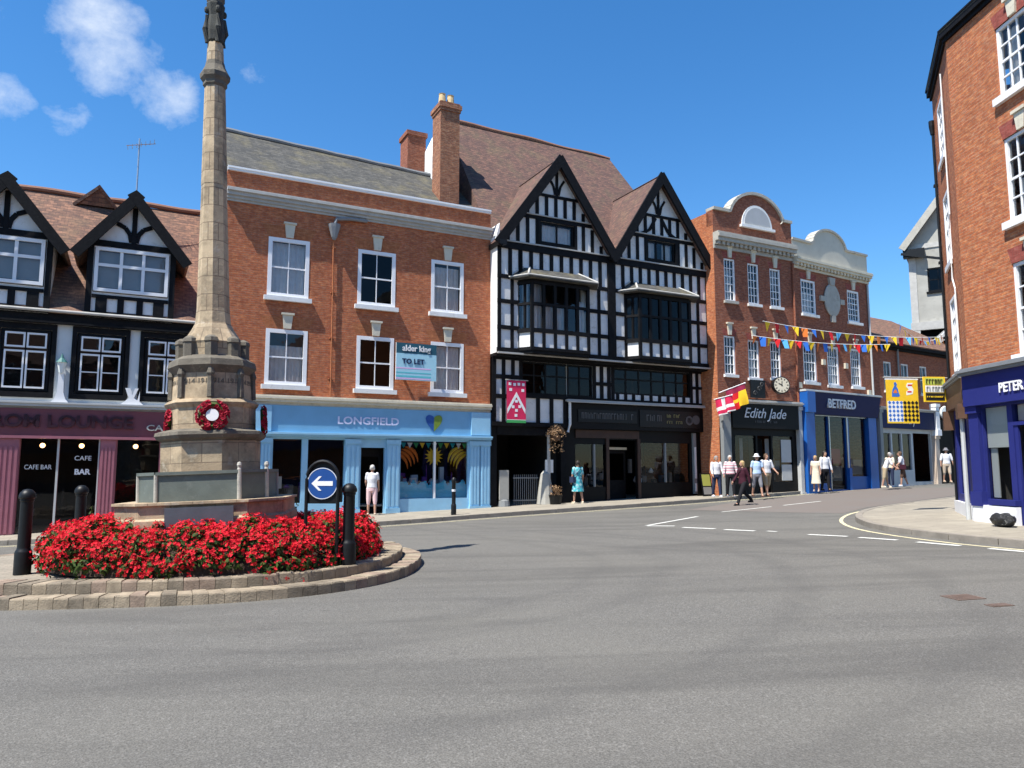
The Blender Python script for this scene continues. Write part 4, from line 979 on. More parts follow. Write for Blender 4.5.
# chimneys of the boundary wall
ch = MB(); ch.box(-1.45, -.62, 1.7, 2.6, 11.8, 16.1); ch.box(-1.49, -.58, 1.66, 2.64, 16.1, 16.22); ch.box(-1.53, -.54, 1.62, 2.68, 16.22, 16.4); ch.box(-1.48, -.60, 1.67, 2.63, 16.4, 16.48)
c_ = ch.build('chimney', 'old_chimney_brick', F)
for x in (-1.22, -.85): MB().lathe([(.15, 16.45), (.17, 16.5), (.15, 16.8), (.13, 16.95), (.15, 17.0)], 10, (x, 2.15, 0)).build('chimney_pot', 'buff_pot', c_)
ch = MB(); ch.box(-1.75, -.9, 4.9, 5.9, 12.0, 16.3); ch.box(-1.81, -.84, 4.84, 5.96, 16.3, 16.5); ch.build('chimney', 'dark_brick', F)
MB().loft([[(-.95, 2.7, 13.3), (-.95, 4.88, 13.3), (-.95, 4.88, 15.6), (-.95, 2.7, 14.3)], [(-.55, 2.7, 13.3), (-.55, 4.88, 13.3), (-.55, 4.88, 16.5), (-.55, 2.7, 16.0)]]).build('chimney_flank', PL, F)

# ================= brick shop with the lunette parapet
e, F = building('pediment_brick_building', 'brick building with a half round lunette in its curved parapet, above the black shop', 'building', 10.16, d=-1.2); F.loc = (F.loc[0], 0, F.loc[2])
YA = 0.0      # this building's face, 1.2 m forward of its neighbours
w4 = [(10.72, 11.36, 8.85, 10.75), (12.1, 12.76, 8.85, 10.7), (13.44, 14.1, 8.85, 10.62), (10.58, 11.22, 5.6, 7.3), (11.96, 12.62, 5.52, 7.22), (13.3, 13.94, 5.6, 7.25)]
mb = MB(); mb.holes(10.16, 14.91, 4.6, 12.15, w4, YA, .14)
SB = (14.5, 12.1)
arc = [(12.72+1.42*math.cos(t), 12.45+1.42*math.sin(t)) for t in [math.pi*i/16 for i in range(17)]]
oc = [(10.16, 12.15), (14.91, 12.15), (14.91, 12.9), (14.3, 12.9)] + [(12.75+1.62*math.cos(t), 12.55+1.35*math.sin(t)) for t in [.25+(math.pi-.5)*i/14 for i in range(15)]] + [(11.1, 12.85), (10.16, 12.85)]
mb.prism(oc, YA, YA+.4)
mb.build('wall', 'dark_brick', F); shell(F, 'orange_brick', 10.16, 14.91, YA, 9, -.2, 12.8)  # side wall in brighter brick than the front: direct sun put into its colour
lun = [(12.74+.92*math.cos(t), 12.42+1.0*math.sin(t)) for t in [math.pi*i/16 for i in range(17)]]
mb = MB(); mb.prism(lun, YA-.05, YA-.003); mb.box(11.72, 13.76, YA-.14, YA-.003, 12.30, 12.415)
lu = mb.build('lunette', 'aged_white_paint', F)
MB().prism([(12.74+.78*math.cos(t), 12.5+.80*math.sin(t)) for t in [math.pi*i/16 for i in range(17)]], YA-.075, YA-.052).build('lunette_glass', 'blind_grey', lu)
mb = MB()
cp = oc[2:] ; 
for p, q in zip(cp, cp[1:]):
    if abs(p[0]-q[0]) < .01: continue
    d_ = Vector((q[0]-p[0], q[1]-p[1])).normalized(); n_ = Vector((d_.y, -d_.x))*.13
    mb.prism([q, p, (p[0]+n_.x, p[1]+n_.y), (q[0]+n_.x, q[1]+n_.y)], YA-.10, YA+.42)
mb.build('coping', 'grey_stone', F)
moulding(F, 'cornice', 'grey_stone', 10.16, 14.90, 11.12, [(.06, .16), (.12, .14), (.30, .16), (.38, .14), (.32, .1)], YA, (.14, .12, .22, 11.28, .14))
mb = MB(); mb.slab([(10.3, .4, 12.2), (14.8, .4, 12.2), (14.8, 4.5, 13.4), (10.3, 4.5, 13.4)], .1); mb.slab([(10.3, 9, 12.2), (14.8, 9, 12.2), (14.8, 4.5, 13.4), (10.3, 4.5, 13.4)], .1); mb.build('roof', 'stone_slate', F)
for i, (a, b, c, d) in enumerate(w4):
    window(F, a, b, c, d, YA, 3, 5 if i < 3 else 4, fw=.07, bar=.03, rec=.035, cur=('net', .2) if i in (0, 4) else (('blind', .5) if i == 2 else None), sill=('aged_white_paint' if i else 'grey_stone', .08, .1, .12))
    keystone(F, (a+b)/2, d+.04, d+.58, .16, .26, YA); flat_arch(F, a, b, d, .3, YA, 'red_rubbed_brick', .09, .12)
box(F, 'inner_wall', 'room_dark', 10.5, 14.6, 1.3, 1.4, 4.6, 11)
mb = MB(); mb.holes(10.16, 14.91, .2, 3.3, [(11.0, 12.2, 1.1, 3.0), (12.3, 13.1, .5, 3.0), (13.2, 14.4, 1.0, 3.0)], YA-.02, .12); shop = mb.build('shopfront', 'black_paint', F)
box(shop, 'fascia', 'black_paint', 10.7, 14.6, YA-.24, YA+.0, 3.30, 4.36); moulding(shop, 'fascia_ledge', 'pale_lead', 10.1, 14.85, 4.361, [(.30, .06), (.38, .06), (.30, .05)], YA)
pilaster(shop, 10.2, 10.62, .2, 4.34, YA-.02, 'grey_paint', .2, 0); pilaster(shop, 14.66, 14.86, .2, 4.34, YA-.02, 'pale_grey_paint', .2, 0)
text('Edith Jade', .62, 'silver_letter', shop, (12.55, YA-.26, 3.94), shear=.35); faint(shop, 12.0, 13.3, 3.55, .09, YA-.24, 'dim_letter', 12)
for a, b in ((11.0, 12.2), (13.2, 14.4)): panes(shop, a, b, 1.0, 3.0, YA+.06)
for a, b in ((11.05, 11.35), (11.75, 11.95), (13.25, 13.5)): curtain(shop, a, b, 1.05, 2.9, YA+.5, 'blind_grey', 'drape')
room(shop, 10.4, 14.7, .2, 3.3, YA+.1, 3.5)
goods(shop, 11.1, 12.1, 1.05, 2.4, .5, 1.2, 8, ['wear_cream', 'wear_navy', 'wear_maroon', 'room_mid']); goods(shop, 13.3, 14.3, 1.05, 2.4, .5, 1.2, 8, ['wear_cream', 'wear_pale_blue', 'room_mid'])
mb = MB()
for z0, z1 in ((1.05, 1.75), (1.85, 2.85)): mb.box(13.75, 14.35, YA+.02, YA+.05, z0, z1)
mb.build('window_card', 'pale_grey_paint', shop)
box(shop, 'door', 'black_timber', 12.3, 13.1, YA+.5, YA+.55, .6, 2.9)
mb = MB(); mb.tube([(14.86, YA-.06, 11.0), (14.86, YA-.06, 4.4)], .05, 8); mb.build('downpipe', 'dark_brick', F)

# ================= betting shop building with the rendered parapet
a27 = R(27)
O4 = (OB[0]+math.cos(a27)*14.91-math.sin(a27)*-1.2, OB[1]+math.sin(a27)*14.91+math.cos(a27)*-1.2); D4 = 33
e, F = building('rendered_parapet_building', 'brick building with a pale humped parapet above the blue betting shop', 'building', 0.0, O4, D4)
w5 = [(.55, 1.66, 8.75, 10.4), (4.18, 5.18, 8.75, 10.35), (.5, 1.5, 5.55, 7.4), (2.32, 3.24, 5.5, 7.38), (4.18, 5.04, 5.55, 7.42)]
mb = MB(); mb.holes(0, 5.98, 5.1, 11.0, w5, 0, .14); mb.build('wall', 'dark_brick', F); shell(F, 'dark_brick', 0, 5.98, 0, 9, .2, 11.5)
hp = [(0, 11.35), (6.02, 11.35), (6.02, 12.28), (5.0, 12.28)] + [(4.35-.05*i, 12.26) for i in range(1)] + [(2.9+1.28*math.cos(t), 12.2+.85*math.sin(t)) for t in [.12+(math.pi-.24)*i/14 for i in range(15)]] + [(1.4, 12.18), (0, 12.18)]
MB().prism(hp, .0, .35).build('parapet', 'cream_render', F)
mb = MB(); cp = hp[2:]
for p, q in zip(cp, cp[1:]):
    d_ = Vector((q[0]-p[0], q[1]-p[1])).normalized(); n_ = Vector((d_.y, -d_.x))*.10
    mb.prism([q, p, (p[0]+n_.x, p[1]+n_.y), (q[0]+n_.x, q[1]+n_.y)], -.08, .40)
mb.build('coping', 'grey_stone', F)
moulding(F, 'cornice', 'cream_stone', 0.02, 6.02, 10.84, [(.06, .12), (.12, .12), (.26, .12), (.32, .10), (.28, .05)], 0, (.14, .12, .20, 10.96, .12))
mb = MB(); mb.slab([(.1, .36, 11.5), (5.9, .36, 11.5), (5.9, 4.5, 12.4), (.1, 4.5, 12.4)], .1); mb.slab([(.1, 9, 11.5), (5.9, 9, 11.5), (5.9, 4.5, 12.4), (.1, 4.5, 12.4)], .1); mb.build('roof', 'stone_slate', F)
for i, (a, b, c, d) in enumerate(w5):
    window(F, a, b, c, d, 0, 4, 5 if i < 2 else 4, fw=.10, bar=.03, rec=.03, cur=('net', .3) if i in (0, 3) else None, sill=('aged_white_paint', .08, .12, .13))
    keystone(F, (a+b)/2, d+.03, d+.48, .18, .28, 0); flat_arch(F, a, b, d, .3, 0, 'red_rubbed_brick', .1, .12)
mb = MB(); mb.lathe([(.001, -.02), (.56, -.02), (.62, .03), (.62, .08), (.5, .10), (.001, .10)], 28, (2.86, 0, 9.62), ax=(0, -1, 0))
for v in mb.v[:]: pass
mb.v = [(x, y, 9.62+(z-9.62)*1.28) for x, y, z in mb.v]
mb.prism([(2.7, 10.35), (3.02, 10.35), (3.1, 10.72), (2.62, 10.72)], -.12, .01); mb.prism([(2.72, 8.9), (3.0, 8.9), (3.0, 8.55), (2.72, 8.55)][::-1], -.12, .01); mb.box(1.92, 2.24, -.1, .01, 9.5, 9.74); mb.box(3.48, 3.8, -.1, .01, 9.5, 9.74)
mb.build('oval_medallion', 'grey_stone', F)
for s_, z in ((.1, 5.35), (1.95, 6.55), (3.72, 6.5), (5.55, 5.3)): MB().box(s_-.11, s_+.11, -.10, 0, z-.13, z+.13).build('alarm_box', 'cream_stone', F)
MB().tube([(5.86, -.07, 10.8), (5.86, -.07, 4.95)], .05, 8).build('downpipe', 'pale_grey_paint', F)
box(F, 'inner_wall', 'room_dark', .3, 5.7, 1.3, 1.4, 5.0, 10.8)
DN = 'deep_navy_paint'
ops = [(1.15, 2.1, .9, 4.0), (2.2, 3.5, .6, 4.0), (3.75, 5.2, 1.2, 4.0)]
mb = MB(); mb.holes(0, 5.98, .2, 4.1, ops, 0, .14); shop = mb.build('shopfront', 'bright_blue_paint', F)
mb = MB(); mb.prism([(0, 0), (1, 0), (1, 1), (0, 1)], 0, 1) if False else None
mb = MB(); mb.loft([[(.02, 0, 4.05), (5.9, 0, 4.05), (5.9, 0, 5.05), (.02, 0, 5.05)], [(.02, -.22, 4.05), (5.9, -.22, 4.05), (5.9, -.42, 5.05), (.02, -.42, 5.05)]]); mb.build('fascia', DN, shop)
moulding(shop, 'fascia_ledge', 'pale_grey_paint', -.04, 5.96, 5.051, [(.47, .05), (.42, .04)], 0)
mb = MB(); mb.box(-.02, .55, -.5, .02, 4.10, 5.04); mb.box(.0, .62, -.36, .02, .2, 4.099); mb.build('side_cheek', 'bright_blue_paint', shop)
mb = MB(); mb.box(5.2, 5.85, -.14, .02, .2, 4.04); mb.box(3.52, 3.72, -.10, .02, .2, 1.6); mb.build('pilaster', 'bright_blue_paint', shop)
box(shop, 'mullion', 'steel', 2.12, 2.19, -.05, .1, .6, 4.0); box(shop, 'mullion', 'steel', 3.51, 3.6, -.05, .1, 1.6, 4.0); box(shop, 'transom', 'steel', 1.15, 5.2, -.04, .1, 4.0, 4.04)
text('BETFRED', .58, 'silver_letter', shop, (2.75, -.345, 4.56), ext=.04, bold=.012, sx=.95)
for a, b, c, d in ops: panes(shop, a, b, c, d, .07)
room(shop, .2, 5.8, .3, 4.0, .12, 3.5)
mb = MB(); mb.box(2.4, 3.3, .14, .15, 1.0, 1.7, 0); mb.box(2.45, 3.2, .14, .15, 1.8, 2.5, 1); mb.box(4.0, 4.9, .14, .15, 1.3, 2.0, 2); mb.build('window_poster', ['room_mid', 'cloth_maroonposter', 'room_mid'], shop)

# ================= building society
e, F = building('low_tiled_building', 'low dark brick building with a tiled roof above the grey and navy building society front', 'building', 6.0, O4, D4)
mb = MB(); w6 = [(7.0, 7.7, 5.5, 7.0), (8.6, 9.3, 5.5, 7.0), (10.4, 11.1, 5.5, 7.0)]; mb.holes(6.0, 15, 4.5, 8.0, w6, .0, .14); mb.build('wall', 'dark_brick', F); shell(F, 'dark_brick', 6.0, 15, .0, 8, .2, 8.0)
mb = MB(); mb.slab([(6.0, -.35, 7.95), (15, -.35, 7.95), (15, 4, 10.6), (6.0, 4, 10.6)], .12); mb.slab([(6.0, 8.3, 7.95), (15, 8.3, 7.95), (15, 4, 10.6), (6.0, 4, 10.6)], .12); mb.build('roof', 'warm_clay_tile', F)
moulding(F, 'eaves_fascia', 'black_timber', 6.0, 15, 7.62, [(.12, .12), (.32, .18)]); 
for a, b, c, d in w6: window(F, a, b, c, d, 0, 2, 2, fw=.07, rec=.03, mat='aged_white_paint', sill=('aged_white_paint', .06, .08, .1))
MB().tube([(8.2, -.1, 7.7), (8.2, -.1, 4.6)], .05, 8).build('downpipe', 'grey_paint', F)
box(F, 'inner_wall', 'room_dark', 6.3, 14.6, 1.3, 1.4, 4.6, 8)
ops = [(6.45, 7.25, 1.5, 3.35), (7.38, 8.2, 1.5, 3.35), (8.3, 9.1, 1.5, 3.35), (9.3, 11.0, .9, 3.4)]
mb = MB(); mb.holes(6.0, 15, .2, 3.6, ops, -.02, .12); shop = mb.build('shopfront', 'pale_grey_paint', F)
box(shop, 'fascia', DN, 6.3, 11.7, -.22, 0, 3.601, 4.5); moulding(shop, 'fascia_ledge', 'pale_lead', 6.0, 12.3, 4.501, [(.26, .08), (.34, .06)])
pilaster(shop, 6.04, 6.28, .3, 4.5, -.02, 'grey_paint', .2, 0); pilaster(shop, 11.12, 11.5, .3, 3.3, -.02, 'tan_pier', .2, 0); pilaster(shop, 11.15, 11.5, 3.305, 5.0, -.02, 'white_paint', .3, 0)
text('Coventry', .58, 'silver_letter', shop, (7.0, -.24, 4.02), 'LEFT')
for a, b, c, d in ops[:3]: panes(shop, a, b, c, d, .06)
room(shop, 6.3, 9.2, .3, 3.5, .12, 3); box(shop, 'recess_wall', 'grey_paint', 9.2, 11.1, 1.2, 1.3, .3, 3.5); mb = MB(); mb.box(11.6, 14.8, -.04, .02, .3, 4.2); mb.build('dark_doorway', 'black_paint', shop)
goods(shop, 6.5, 9.0, 1.5, 2.6, .3, .9, 10, ['room_mid', 'blind_grey', 'cloth_green'])

# ================= gabled plaster house at the bend
e = empty('gabled_house', (25.15, 46.0, G(24.9, 46)+.1), R(-33)); tag(e, 'pale plastered gabled house with weathered timbers at the bend behind the brick corner', 'house'); F = Fr(e, (0, 0, -G(24.9, 46)-.1))
mb = MB(); mb.holes(0, 9, 10.2, 15.6, [(.95, 2.1, 12.5, 14.0)], 0, .12); mb.face([(0, 0, 15.6), (9, 0, 15.6), (4.5, 0, 21.6)]); mb.box(0, .3, .001, 9, .5, 15.3); mb.box(8.7, 9, .001, 9, .5, 15.3); mb.build('wall', 'grey_render', F)
mb = MB(); mb.slab([(-.35, -.5, 15.4), (4.5, -.5, 21.8), (4.5, 9, 21.8), (-.35, 9, 15.4)], .2); mb.slab([(9.35, -.5, 15.4), (4.5, -.5, 21.8), (4.5, 9, 21.8), (9.35, 9, 15.4)], .2); mb.build('roof', 'old_clay_tile', F)
mb = MB(); mb.beam((-.35, 15.3), (4.55, 21.76), .4, -.40, .12); mb.beam((9.35, 15.3), (4.45, 21.76), .4, -.403, .12); mb.build('bargeboard', 'grey_stone', F)
mb = MB(); mb.box(-.3, .9, -.45, 0, 14.75, 15.25); mb.beam((-.4, 15.0), (3.5, 13.9), .14, -.46, .1); mb.build('gutter_bracket', 'black_iron', F)
mb = MB(); mb.box(-.05, .35, -.05, .0, 10.2, 15.5); mb.box(.35, 9, -.06, 0, 15.3, 15.6); mb.box(-.1, 9, -.25, 0, 10.1, 10.6); mb.build('timber_framing', 'pale_lead', F)
arcp = [(.0, 8.4), (.0, 6.2)] + [(.45+.1*i, 6.2+1.9*math.sin(i*.26)) for i in range(6)]
mb = MB()
for x0, sg in ((0, 1), (5.2, -1)):
    pts = [(x0+sg*.25, 7.0), (x0+sg*.45, 8.1), (x0+sg*1.0, 9.1), (x0+sg*1.8, 9.8), (x0+sg*2.3, 10.1)]
    for p, q in zip(pts, pts[1:]): mb.beam(p, q, .45, -.02, .2)
mb.box(-.05, .40, -.24, .02, .5, 10.1); mb.build('arch_brace', 'pale_lead', F)
window(F, .95, 2.1, 12.5, 14.0, 0, 2, 2, mat='black_paint', rec=.03, pane='black_glass', sill=('black_paint', .1, .1, .12))
box(F, 'lower_wall', 'black_timber', .3, 9, .6, .8, .5, 10.2); box(F, 'inner_wall', 'room_dark', .4, 8.6, 1, 1.1, 10.3, 15)
# ================= brick corner building on the right
DR = -87.0; OR = (10.63, 16.9)
zb = G(*OR)+.1
e = empty('corner_brick_building', (*OR, zb), R(DR)); tag(e, 'tall orange brick corner building with white sash windows above the navy PETER shopfront', 'building')
F = Fr(e, (0, 0, -zb)); DRR = -27; FR = Fr(e, (-.28, 0, -zb), R(DRR))     # FR: the side street face, local x runs from -3.2 (far) to 0 (corner)
wr = [(1.36, 2.5, 9.66, 11.25), (1.36, 2.5, 6.86, 8.70), (1.34, 2.5, 3.98, 5.94), (4.2, 5.35, 9.66, 11.25), (4.2, 5.35, 6.86, 8.70), (4.2, 5.35, 3.98, 5.94)]
mb = MB(); mb.holes(-.28, 9, 3.7, 11.95, wr, 0, .1); mb.build('wall', 'orange_brick', F)
for i, (a, b, c, d) in enumerate(wr):
    window(F, a, b, c, d, 0, 4, 4, fw=.07, bar=.032, rec=.03, cur=('pair', .3) if i in (0, 2) else ('net', .5), sill=('white_paint', .10, .10, .16))
    flat_arch(F, a, b, d, .34, 0, 'red_rubbed_brick', .12, .1); keystone(F, (a+b)/2, d+.01, d+.45, .2, .3, 0, .05)
wf = [(-2.2, -1.3, 9.66, 11.2), (-2.2, -1.3, 6.86, 8.7), (-2.2, -1.3, 4.0, 5.94)]
mb = MB(); mb.holes(-3.2, 0, 3.7, 11.95, wf, 0, .1); mb.build('side_wall', 'orange_brick', FR)
for a, b, c, d in wf: window(FR, a, b, c, d, 0, 3, 4, fw=.08, rec=-.02, sill=('white_paint', .1, .07, .14))
MB().box(-3.2, -2.9, .001, 7, .2, 11.9).build('end_wall', 'orange_brick', FR); MB().box(8.7, 9, .001, 8, .2, 11.9).box(0, 9, 7.7, 8, .2, 11.9).build('rear_wall', 'orange_brick', F)
moulding(F, 'eaves_gutter', 'black_timber', -.34, 9, 11.951, [(.06, .10), (.13, .16), (.16, .05)])
moulding(FR, 'eaves_gutter', 'black_timber', -3.22, -.02, 11.947, [(.06, .10), (.13, .16), (.16, .05)])
P = [(-.28, 0), (9, 0), (9, 8), (-2, 8)]
mb = MB(); mb.slab([(-.3, -.15, 12.2), (9, -.15, 12.2), (9, 4, 15), (1, 4, 15)], .12); mb.slab([(-.3, -.15, 12.2), (1, 4, 15), (-3.2, 5, 13.5), (-3.0, 1.2, 12.2)], .12); mb.slab([(9, 8.2, 12.2), (-4, 8.2, 12.2), (1, 4, 15), (9, 4, 15)], .12); mb.build('roof', 'stone_slate', F)
mb = MB(); mb.tube([(-3.08, -.05, 11.0), (-3.08, -.05, .6)], .035, 8); mb.lathe([(.05, 10.9), (.08, 11.15), (.08, 11.3)], 8, (-3.08, -.06, 0)); [mb.box(-3.2, -3.06, -.11, 0, z, z+.06) for z in (9.4, 7.2, 5.1)]; mb.build('downpipe', 'black_iron', FR)
mb = MB(); mb.tube([(-.9, -.05, 11.6), (-.9, -.05, 7.9), (-1.1, -.06, 7.6), (-1.1, -.06, 6.3), (-.85, -.05, 6.0), (-.8, -.05, 4.0)], .018, 8); mb.build('waste_pipe', 'aged_white_paint', FR)
box(F, 'inner_wall', 'room_mid', .2, 8, 1.4, 1.5, 3.9, 11.8)
NV = 'navy_paint'
ops = [(.10, .88, .92, 2.95), (1.04, 2.4, .35, 2.5), (1.04, 2.4, 2.58, 2.95), (2.9, 5.0, .92, 2.95)]
mb = MB(); mb.holes(-.2, 9, .1, 3.1, ops, -.02, .14); shop = mb.build('shopfront', NV, F)
box(shop, 'fascia', NV, -.26, 9, -.20, 0, 3.001, 3.70); moulding(shop, 'fascia_ledge', 'lead', -.26, 9, 3.701, [(.30, .06), (.36, .06), (.24, .05)])
for a, b in ((-.26, .06), (2.62, 2.88)): pilaster(shop, a, b, .75, 2.998, -.02, NV, .08, 0)
box(shop, 'stall_riser', 'white_paint', -.26, 1.1, -.13, -.021, .05, .78); box(shop, 'stall_riser', 'white_paint', 2.62, 5.1, -.13, -.021, .05, .78); box(shop, 'window_sill', NV, .26, 1.1, -.14, .0, .80, .92)
for a, b, c, d in ops: panes(shop, a, b, c, d, .05)
box(shop, 'blind', 'blind_white', .11, .87, .07, .08, 2.05, 2.94); box(shop, 'blind', 'blind_white', 1.06, 2.38, .1, .11, 2.6, 2.94)
MB().box(.12, .32, .12, .14, .95, 2.04).build('display_card', 'blind_white', shop)
room(shop, .1, 8.5, .2, 3.1, .15, 4, 'room_mid'); goods(shop, .5, 1.2, .95, 1.9, .5, 1.2, 7, ['cloth_white', 'room_dark', 'blind_grey', 'brown_wood'])
text('PETER', .29, 'white_paint', shop, (.96, -.215, 3.30), 'LEFT', sx=.9, bold=.006)
mb = MB(); mb.box(1.05, 1.15, .0, .045, .36, 2.5); mb.box(2.3, 2.39, .0, .045, .36, 2.5); mb.box(1.15, 2.3, .0, .045, .36, .7); mb.build('door_frame', NV, shop)
# side street part of the shopfront
ops = [(-2.7, -1.8, .95, 3.0), (-1.65, -.75, .95, 3.0)]
mb = MB(); mb.holes(-3.2, 0, .1, 3.1, ops, -.02, .14); sh2 = mb.build('side_shopfront', NV, FR)
mb = MB(); mb.box(-3.2, -.05, -.16, 0, 3.101, 3.70); mb.build('fascia', 'brown_wood', sh2); moulding(sh2, 'fascia_ledge', 'lead', -3.22, -.05, 3.701, [(.2, .06), (.24, .06)])
MB().box(-3.2, -.02, -.10, -.021, .05, .75).build('stall_riser', 'white_paint', sh2)
box(sh2, 'console', 'brown_wood', -.5, -.10, -.26, -.021, 2.75, 3.098); box(sh2, 'console', 'brown_wood', -3.1, -2.8, -.26, -.021, 2.6, 3.098)
for a, b, c, d in ops: panes(sh2, a, b, c, d, .05)
MB().tube([(-.30, -.16, .15), (-.30, -.16, 3.0)], .05, 8).build('rainwater_pipe', 'pale_grey_paint', sh2)
def ret(s, y, z):        # a point on the side street face, in the world
    a1, a2 = R(DR), R(DR+DRR); bx, by = OR[0]+math.cos(a1)*-.28, OR[1]+math.sin(a1)*-.28
    return (bx+math.cos(a2)*s-math.sin(a2)*y, by+math.sin(a2)*s+math.cos(a2)*y, z)

# ================= war memorial cross on the flower island
CX, CY = -4.89, 12.35
zi = G(CX, CY)+.30
mo = empty('war_memorial_cross', (CX, CY, zi)); tag(mo, 'tall weathered sandstone memorial cross with octagonal shaft rising from the red flower bed', 'monument'); mo.rotation_euler.y = R(-2.1)
ST = 'monument_stone'
def octo(name, prof, mat, rot, par=mo, bevel=0, n=8):
    k = 1/math.cos(math.pi/n)
    return MB().lathe([(r*k, z-zi) for r, z in prof], n, (0,0,0), 0, rot).build(name, mat, par, bevel=bevel)
RL = R(-80+22.5); RU = R(-71)
RB = R(-80)+math.pi/2
def chamf(a, l):                      # square with cut corners: face distance a, half length l of the long faces
    c, s_ = math.cos(RB), math.sin(RB)
    return [(x*c-y*s_, x*s_+y*c) for x, y in ((-l, -a), (l, -a), (a, -l), (a, l), (l, a), (-l, a), (-a, l), (-a, -l))]
mb = MB(); mb.loft([[(x, y, z-zi) for x, y in chamf(a, a*.62)] for a, z in ((1.27, zi-.35), (1.27, .84), (1.23, .87), (1.23, 1.05), (1.27, 1.06), (1.27, 1.10))]); mb.build('plinth', ST, mo)
mb = MB(); mb.loft([[(x, y, z-zi) for x, y in chamf(.84, .5)] for z in (1.10, 1.50)]); mb.build('plinth_core', 'weathered_stone', mo)
cor = [Vector(p) for p in chamf(.95, .60)]; mp_ = MB(); ms_ = MB()
for k in range(8):                    # slate slabs between slim posts
    p, q = cor[k], cor[(k+1) % 8]; d_ = (q-p).normalized(); n_ = Vector((d_.y, -d_.x))
    A, B_ = p+d_*.03, q-d_*.03
    mp_.extr([tuple(A), tuple(B_), tuple(B_-n_*.09), tuple(A-n_*.09)], 1.102-zi, 1.50-zi)
    A, B_ = p+n_*.03, q+n_*.03
    ms_.extr([tuple(A), tuple(B_), tuple(B_-n_*.14), tuple(A-n_*.14)], 1.502-zi, 1.55-zi)
    MB().lathe([(.035, 1.10-zi), (.035, 1.56-zi), (.028, 1.58-zi), (.04, 1.62-zi), (.03, 1.66-zi), (.0, 1.67-zi)] if k in (1, 2) else [(.03, 1.10-zi), (.03, 1.51-zi), (.0, 1.515-zi)], 8, (p.x, p.y, 0)).build('bench_post', 'grey_stone', mo)
mp_.build('slate_panel', 'slate_panel', mo); ms_.build('bench_top', 'slate_panel', mo)
octo('lower_die', [(.72, 1.50), (.72, 2.02), (.69, 2.04)], ST, RL)
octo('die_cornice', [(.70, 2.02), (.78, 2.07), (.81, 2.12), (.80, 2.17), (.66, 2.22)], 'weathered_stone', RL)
octo('wreath_die', [(.63, 2.20), (.63, 2.56), (.66, 2.60), (.68, 2.64), (.62, 2.70)], ST, RU)
octo('inscribed_die', [(.59, 2.68), (.56, 3.14)], ST, RU)
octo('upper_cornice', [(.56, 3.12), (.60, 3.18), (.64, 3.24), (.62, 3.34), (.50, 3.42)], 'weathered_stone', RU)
mb = MB(); ml = MB()
for k in range(8):
    a0 = RU+k*math.pi/4; r_ = .58/math.cos(math.pi/8)
    mb.lathe([(.06, 2.72-zi), (.05, 3.05-zi), (.07, 3.1-zi), (.03, 3.22-zi)], 6, (r_*math.cos(a0), r_*math.sin(a0), 0))
    mb.lathe([(.11, 3.36-zi), (.11, 3.62-zi), (.125, 3.64-zi), (.11, 3.70-zi), (.05, 3.74-zi)], 6, (.43*math.cos(a0)/math.cos(math.pi/8), .43*math.sin(a0)/math.cos(math.pi/8), 0), 0, a0)
mb.build('carved_buttress', 'weathered_stone', mo)
octo('gablet_stage', [(.44, 3.38), (.44, 3.62), (.45, 3.66), (.31, 3.90), (.265, 4.0)], ST, RU)
for k in range(-2, 3):     # incised lettering on the faces in view
    an = RU+math.pi/8+k*math.pi/4; rr = .57
    for zz, sz, tx in ((2.98, .12, '1914 1918'), (2.84, .08, 'IN MEMORY')):
        t_ = text(tx, sz, 'weathered_stone', mo, (0, 0, 0), ext=.006, name='inscription'); t_.location = (rr*math.cos(an), rr*math.sin(an), zz-zi); t_.rotation_euler.z = an+math.pi/2
octo('shaft', [(.265, 3.96), (.240, 4.25), (.190, 6.4), (.195, 6.42), (.158, 8.2)], ST, RU)
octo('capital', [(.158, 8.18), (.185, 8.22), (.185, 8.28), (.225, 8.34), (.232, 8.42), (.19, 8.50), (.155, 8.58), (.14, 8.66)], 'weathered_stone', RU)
octo('neck', [(.135, 8.62), (.12, 9.0)], ST, RU)
mb = MB(); mb.lathe([(.10, 8.98-zi), (.21, 9.04-zi), (.23, 9.2-zi), (.19, 9.5-zi), (.23, 9.72-zi), (.16, 9.8-zi)], 9, (0,0,0), 0, .3)
for k in range(4):
    a0 = RU+k*math.pi/2+.3; c, s = math.cos(a0), math.sin(a0)
    mb.tube([(c*.20, s*.20, 9.0-zi), (c*.25, s*.25, 9.25-zi), (c*.21, s*.21, 9.5-zi)], [.06, .08, .05], 7); mb.ball((c*.22, s*.22, 9.60-zi), .065, 8, 6)
mb.v = [(x*.68, y*.68, z) for x, y, z in mb.v]; mb.build('carved_figures', 'carved_dark_stone', mo)
octo('head_core', [(.12, 9.75), (.14, 9.8), (.14, 9.95), (.22, 10.0), (.24, 10.05), (.24, 10.3), (.16, 10.4), (.08, 10.6), (.03, 10.7)], 'weathered_stone', RU)
mb = MB(); mb.box(-.05, .05, -.05, .05, 10.6-zi, 11.0-zi); mb.box(-.15, -.051, -.04, .04, 10.8-zi, 10.88-zi); mb.box(.051, .15, -.04, .04, 10.8-zi, 10.88-zi); mb.build('cross', 'weathered_stone', mo)
t_ = MB().box(-.48, .48, -.02, .01, 0, .40).build('bronze_plaque', 'bronze_plate', mo); an = RL+math.pi/8+6*math.pi/4
an = R(-80); t_.location = (1.285*math.cos(an)+.10*math.cos(an+math.pi/2), 1.285*math.sin(an)+.10*math.sin(an+math.pi/2), .62-zi); t_.rotation_euler.z = an+math.pi/2
